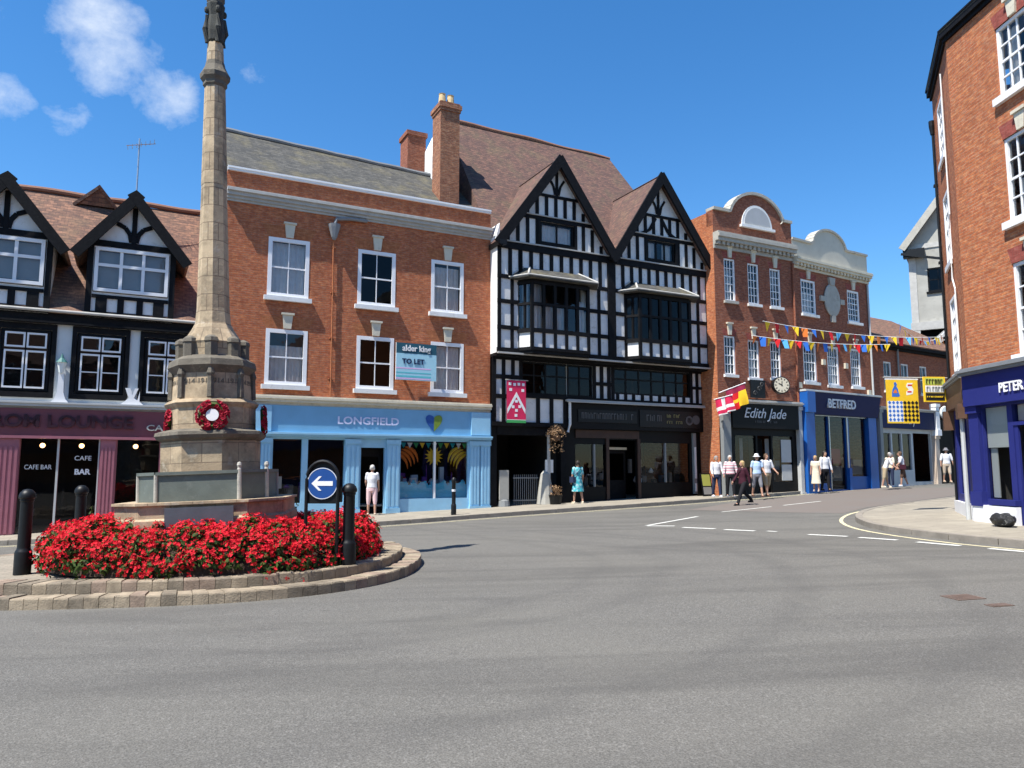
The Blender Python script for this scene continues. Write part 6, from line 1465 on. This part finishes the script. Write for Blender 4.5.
def person(label, x, y, h, face, top, legs, hair='hair_grey', skin='skin', swing=(10, -8), knee=(4, 6), arms=((-8, 12), (8, 12)), sleeve=.6, leg_kind='trousers', leg_len=1.0, shoes='wear_black',
           hat=None, hair_len=0, build=1.0, bag=None, dz=.118, lean=0, spread=.07, bag_side=1, female=False, jacket=None):
    """face: heading in degrees the person looks towards (world); figure is built 1.72 m tall looking along -y"""
    o = empty('person', (x, y, G(x, y)+dz), R(face+90)); o.scale = (h/1.72,)*3; tag(o, label, 'person')
    B = build; sh = (.185 if not female else .165)*B; ln = R(lean)
    def lean_(p): p = Vector(p); d = p.z-.92; return Vector((p.x, p.y-math.sin(ln)*max(0, d), .92+(d if d < 0 else d*math.cos(ln))))
    J = {}
    for i, sg in ((0, 1), (1, -1)):
        hip = Vector((sg*.095*B, 0, .90)); a = R(swing[i]); kn = hip+Vector((sg*spread*.25, -math.sin(a)*.42, -math.cos(a)*.42))
        a2 = a-R(knee[i]); an = kn+Vector((sg*spread*.1, -math.sin(a2)*.41, -math.cos(a2)*.41)); J['leg', i] = (hip, kn, an)
        s = lean_((sg*sh, 0, 1.41)); aa, eb = arms[i][0], arms[i][1]; ab = R(arms[i][2] if len(arms[i]) > 2 else 10); q = R(aa)
        el = s+Vector((sg*math.sin(ab)*.28, -math.sin(q)*.28*math.cos(ab), -math.cos(q)*.28*math.cos(ab))); q2 = q+R(eb)
        wr = el+Vector((sg*math.sin(ab)*.10-sg*.02*(eb > 40), -math.sin(q2)*.25, -math.cos(q2)*.25)); J['arm', i] = (s, el, wr)
    # feet meet the ground: shift the whole figure
    low = min(J['leg', i][2].z for i in (0, 1)) - .075
    up = Vector((0, 0, -low))
    for k in J: J[k] = tuple(p+up for p in J[k])
    L = lambda p: lean_(p)+up
    # body: one continuous skin surface
    mb = MB()
    def tr(z, rx, ry, cy=0): c = L((0, cy, z)); return (c.z, rx*B, ry*B, c.x, c.y)
    oval(mb, [tr(.84, .12, .09), tr(.92, .155, .105), tr(1.06, .135, .095), tr(1.25, .155, .11), tr(1.40, .165, .09), tr(1.46, .08, .06)])
    hc = L((0, -.015, 1.605)); limb(mb, L((0, .0, 1.42)), .055, L((0, -.005, 1.52)), .05)
    mb.ball(hc+Vector((0, .01, .02)), (.076, .096, .098), 14, 10); mb.ball(hc+Vector((0, -.03, -.045)), (.056, .06, .065), 12, 8)
    limb(mb, hc+Vector((0, -.085, .015)), .012, hc+Vector((0, -.108, -.012)), .016, 8)
    for sg in (1, -1): mb.ball(hc+Vector((sg*.078, .012, .0)), (.012, .02, .032), 8, 6)
    for i in (0, 1):
        s, el, wr = J['arm', i]; limb(mb, s, .052*B, el, .042*B); limb(mb, el, .042*B, wr, .028)
        d = (wr-el).normalized(); pm = wr+d*.06; limb(mb, wr, .026, pm, .034)
        hip, kn, an = J['leg', i]; limb(mb, hip, .085*B, kn, .056*B); limb(mb, kn, .055*B, an, .038); limb(mb, an, .038, an+Vector((0, -.11, -.045)), .032)
    body = remesh(mb, .013, 'body', skin, o)
    # fingers, rooted inside the palm
    mb = MB()
    for i, sg in ((0, 1), (1, -1)):
        s, el, wr = J['arm', i]; d = (wr-el).normalized(); side = d.cross(Vector((sg, 0, 0))).normalized(); pm = wr+d*.065
        for k, ln_ in enumerate((.055, .068, .062, .048)):
            c = pm+side*(k-1.5)*.019; m_ = c+d*ln_*.6; limb(mb, c, .0095, m_, .0085, 6); limb(mb, m_, .0085, m_+d*ln_*.45+Vector((-sg*.016, 0, 0)), .0075, 6)
        limb(mb, wr+side*.028*-1, .011, wr+side*-.05+d*.05, .009, 6)
    me = body.data; bm = bmesh.new(); bm.from_mesh(me); vs_ = [bm.verts.new(v) for v in mb.v]; 
    for f in mb.f: bm.faces.new([vs_[k] for k in f]).smooth = True
    n0 = len(bm.verts); bm.to_mesh(me); bm.free()
    mb = MB()
    for sg in (1, -1): mb.ball(hc+Vector((sg*.030, -.082, .022)), (.012, .008, .007), 8, 5)
    mb.build('eyes', 'wear_black', o); MB().ball(hc+Vector((0, -.086, -.052)), (.024, .010, .006), 8, 5).build('mouth', 'wear_maroon', o)
    # clothes
    mb = MB(); g = .020
    hem = 1.0 if leg_kind != 'dress' else .95
    if jacket: hem = jacket
    oval(mb, [tr(hem-.06 if not jacket else hem, .165+g, .115+g), tr(max(hem, 1.0)+.02, .152+g, .108+g), tr(1.10, .142+g, .10+g), tr(1.25, .158+g, .112+g), tr(1.40, .17+g*.6, .09+g), tr(1.465, .075, .062)])
    for i in (0, 1):
        s, el, wr = J['arm', i]; limb(mb, s, .060*B+g*.4, s+(el-s)*min(1, sleeve/.55) if sleeve < .55 else el, .050*B+g*.5)
        if sleeve > .55: limb(mb, el, .050*B+g*.4, el+(wr-el)*min(.97, (sleeve-.55)/.45), .036+g*.4)
    remesh(mb, .014, 'top' if leg_kind != 'dress' else 'bodice', top, o)
    if leg_kind in ('skirt', 'dress'):
        mb = MB(); mid = (J['leg', 0][1]+J['leg', 1][1])/2; hz = .90+up.z-leg_len*.45
        oval(mb, [(1.06+up.z, .15*B, .11*B, 0, 0), (.93+up.z, .185*B, .14*B, 0, 0), (hz+.2, .22*B, .17*B, 0, mid.y*.5), (hz, .25*B, .20*B, 0, mid.y*.8), (hz, .22*B, .17*B, 0, mid.y*.8)]); remesh(mb, .016, 'skirt', legs, o)
    else:
        mb = MB(); oval(mb, [(.82+up.z, .13*B+g, .105+g, 0, 0), (.93+up.z, .16*B+g*.8, .11*B+g*.8, 0, 0), (1.0+up.z, .145*B+g*.6, .10*B+g*.6, 0, 0)])
        for i in (0, 1):
            hip, kn, an = J['leg', i]; limb(mb, hip, .092*B+g*.5, kn if leg_len > .5 else hip+(kn-hip)*leg_len/.5, .066*B+g*.5)
            if leg_len > .5: limb(mb, kn, .066*B+g*.4, kn+(an-kn)*min(.96, (leg_len-.5)/.5), .050+g*.4)
        remesh(mb, .014, 'trousers' if leg_len > .8 else 'shorts', legs, o)
    for i in (0, 1):
        an = J['leg', i][2]; mb = MB(); limb(mb, an+Vector((0, .02, -.035)), .042, an+Vector((0, -.13, -.042)), .036, 10); mb.box(an.x-.04, an.x+.04, an.y-.17, an.y+.06, an.z-.082, an.z-.06); mb.build('shoe', shoes, o, smooth=50)
    mb = MB(); mb.ball(hc+Vector((0, .022, .038)), (.088, .103, .100), 14, 9); 
    if hair_len: limb(mb, hc+Vector((0, .06, .0)), .075, hc+Vector((0, .075, -.06-hair_len)), .05)
    for sg in (1, -1): mb.ball(hc+Vector((sg*.068, .03, -.0)), (.024, .055, .06+hair_len*.4), 8, 6)
    hr = remesh(mb, .012, 'hair', hair, o, 2)
    # open the face: push hair vertices that would cover it back behind the hairline
    for v in hr.data.vertices:
        p = v.co-hc
        if p.y < -.045 and p.z < .062: v.co.y = hc.y-.045+ (p.y+.045)*.05
    if hat:
        mb = MB(); c = hc+Vector((0, .01, .075)); mb.lathe([(.001, .10), (.07, .09), (.094, .02), (.098, -.01), (.155, -.035), (.15, -.045), (.09, -.02)], 18, tuple(c)); mb.build('hat', hat, o, smooth=50)
    if bag:
        wr = J['arm', 0 if bag_side > 0 else 1][2]; mb = MB(); sg = bag_side
        sx_ = sh*sg
        bp = L((sx_+sg*.06, -.02, 1.0)); mb.box(bp.x-.06, bp.x+.06, bp.y-.14, bp.y+.14, bp.z-.16, bp.z+.08); mb.tube([tuple(bp+Vector((0, .1, .08))), tuple(L((-sx_*.3, .125*B+.03, 1.40))), tuple(L((-sx_*.5, .0, 1.475))), tuple(L((-sx_*.3, -.13*B-.02, 1.36))), tuple(bp+Vector((0, -.1, .08)))], .012, 6)
        mb.build('shoulder_bag', bag, o)
    return o
PP = [
 dict(label='white haired person in a white top and pink shorts at the blue shop doorway', x=-4.72, y=25.35, h=1.66, face=100, top='wear_white', legs='wear_pale_pink', hair='hair_white', leg_len=.62, swing=(3, -3), knee=(2, 3), sleeve=.32, arms=((10, 60), (6, 20)), shoes='wear_beige', female=True),
 dict(label='dark haired person in a teal patterned dress walking past the black shopfront', x=2.53, y=28.9, h=1.62, face=118, top='wear_teal_print', legs='wear_teal_print', hair='hair_dark', leg_kind='dress', leg_len=.95, swing=(8, -8), knee=(4, 6), sleeve=.42, arms=((6, 10), (-6, 20)), shoes='wear_cream', female=True, bag='wear_navy', build=1.08),
 dict(label='grey haired person in a white shirt and dark blue trousers beside the grey pilaster', x=8.38, y=30.75, h=1.66, face=-80, top='wear_white', legs='wear_navy', hair='hair_grey', sleeve=.9, arms=((10, 20), (8, 25)), shoes='wear_white', swing=(6, -8)),
 dict(label='person in a pink and white striped top in front of the black shop', x=8.86, y=30.45, h=1.66, face=-95, top='wear_pink_stripe', legs='wear_black', hair='hair_white', sleeve=.9, arms=((4, 12, 16), (2, 12, 16)), shoes='wear_grey', female=True, build=1.05, swing=(5, -6)),
 dict(label='fair haired person in a dark maroon jacket striding across the road', x=8.26, y=26.9, h=1.63, face=200, top='wear_maroon', legs='wear_black', hair='hair_blonde', hair_len=.13, sleeve=.98, swing=(26, -24), knee=(4, 24), arms=((-20, 14), (18, 20)), dz=0, jacket=.86, bag='wear_black', bag_side=-1),
 dict(label='person in a white sun hat and pale blue shirt walking with bare lower legs', x=9.78, y=29.95, h=1.68, face=-85, top='wear_pale_blue', legs='wear_grey', hair='hair_grey', hat='wear_white', leg_len=.6, sleeve=.35, swing=(14, -12), knee=(4, 10), arms=((10, 30, 14), (-8, 20, 14)), shoes='wear_brown', female=True),
 dict(label='person in a loose white top and khaki shorts just behind the sun hat wearer', x=10.3, y=30.35, h=1.70, face=-70, top='wear_white', legs='wear_khaki', hair='hair_brown', leg_len=.55, sleeve=.5, swing=(-10, 12), knee=(8, 3), arms=((8, 40, 18), (10, 35, 18)), shoes='wear_brown', build=1.1),
 dict(label='slight person in pale cream clothes close beside the man by the betting shop', x=13.42, y=33.15, h=1.55, face=-120, top='wear_cream', legs='wear_cream', hair='hair_blonde', leg_kind='dress', leg_len=1.2, sleeve=.3, swing=(4, -4), arms=((4, 8), (2, 8)), shoes='wear_beige', female=True, build=.92, hair_len=.08),
 dict(label='man in a white shirt and black trousers in front of the betting shop', x=13.95, y=33.4, h=1.74, face=-75, top='wear_white', legs='wear_black', hair='hair_dark', skin='skin_tan', sleeve=.95, arms=((4, 10, 14), (4, 10, 14)), swing=(5, -6)),
 dict(label='stooping person in a pale shirt and dark skirted legs leaning forward by the kerb', x=17.35, y=34.9, h=1.64, face=-20, top='wear_white', legs='wear_khaki', hair='hair_grey', leg_len=.6, sleeve=.5, lean=24, swing=(10, -8), arms=((30, 25), (20, 30)), shoes='wear_cream', build=1.08, bag='wear_brown'),
 dict(label='person in a pale yellow top standing between the two stooping people', x=17.95, y=35.6, h=1.60, face=-140, top='wear_cream', legs='wear_navy', hair='hair_white', leg_len=.95, sleeve=.4, swing=(4, -4), arms=((10, 40), (8, 30)), female=True, shoes='wear_white'),
 dict(label='person in white and brown carrying a bag outside the building society', x=18.6, y=35.7, h=1.64, face=160, top='wear_white', legs='wear_brown', hair='hair_brown', leg_len=.58, sleeve=.45, lean=8, swing=(10, -12), arms=((20, 30), (10, 15)), shoes='wear_white', bag='wear_maroon', build=1.08),
 dict(label='man in a white shirt beige shorts and cap outside the dark doorway', x=22.62, y=39.0, h=1.72, face=-100, top='wear_white', legs='wear_beige', hair='hair_dark', hat='wear_grey', leg_len=.6, sleeve=.6, arms=((4, 10, 16), (4, 10, 16)), swing=(6, -6), shoes='wear_beige', build=1.05),
]
for k in PP: person(**k)
# ================= terraces added out of view behind the camera, to be reflected in the glass
def terrace(label, x0, y0, deg, L, h, mat):
    e = empty('added_terrace', (x0, y0, G(x0, y0)), R(deg)); tag(e, label, 'building'); F = Fr(e)
    hs = [(1.2+i*2.6, 2.4+i*2.6, z, z+1.9) for i in range(int(L/2.6)) for z in (3.9, 6.9) if z+2.2 < h]
    MB().holes(0, L, 2.9, h, hs, 0, .12).build('wall', mat, F)
    MB().box(0, L, .5, 7, -.3, h-.02).build('core', mat, F)
    MB().slab([(0, -.3, h), (L, -.3, h), (L, 3.5, h+3), (0, 3.5, h+3)], .12).slab([(0, 7.3, h), (L, 7.3, h), (L, 3.5, h+3), (0, 3.5, h+3)], .12).build('roof', 'old_clay_tile', F)
    MB().box(0, L, -.25, .05, -.3, .6).box(0, L, -.35, .05, 2.7, 3.4).build('shopfront', 'deep_navy_paint', F)
    for a, b, c, d in hs: window(F, a, b, c, d, 0, 2, 2, rec=.02, pane='black_glass')
terrace('unseen brick terrace added behind the photographer on the left for window reflections', 6, -15, 180, 22, 9.5, 'dark_brick')
terrace('unseen plastered terrace added behind the photographer on the right for window reflections', 26, -13, 178, 19.5, 8.5, 'cream_render')
terrace('unseen brick range added beyond the navy corner shop for window reflections', 12.6, 6.5, -86, 18, 9.0, 'orange_brick')
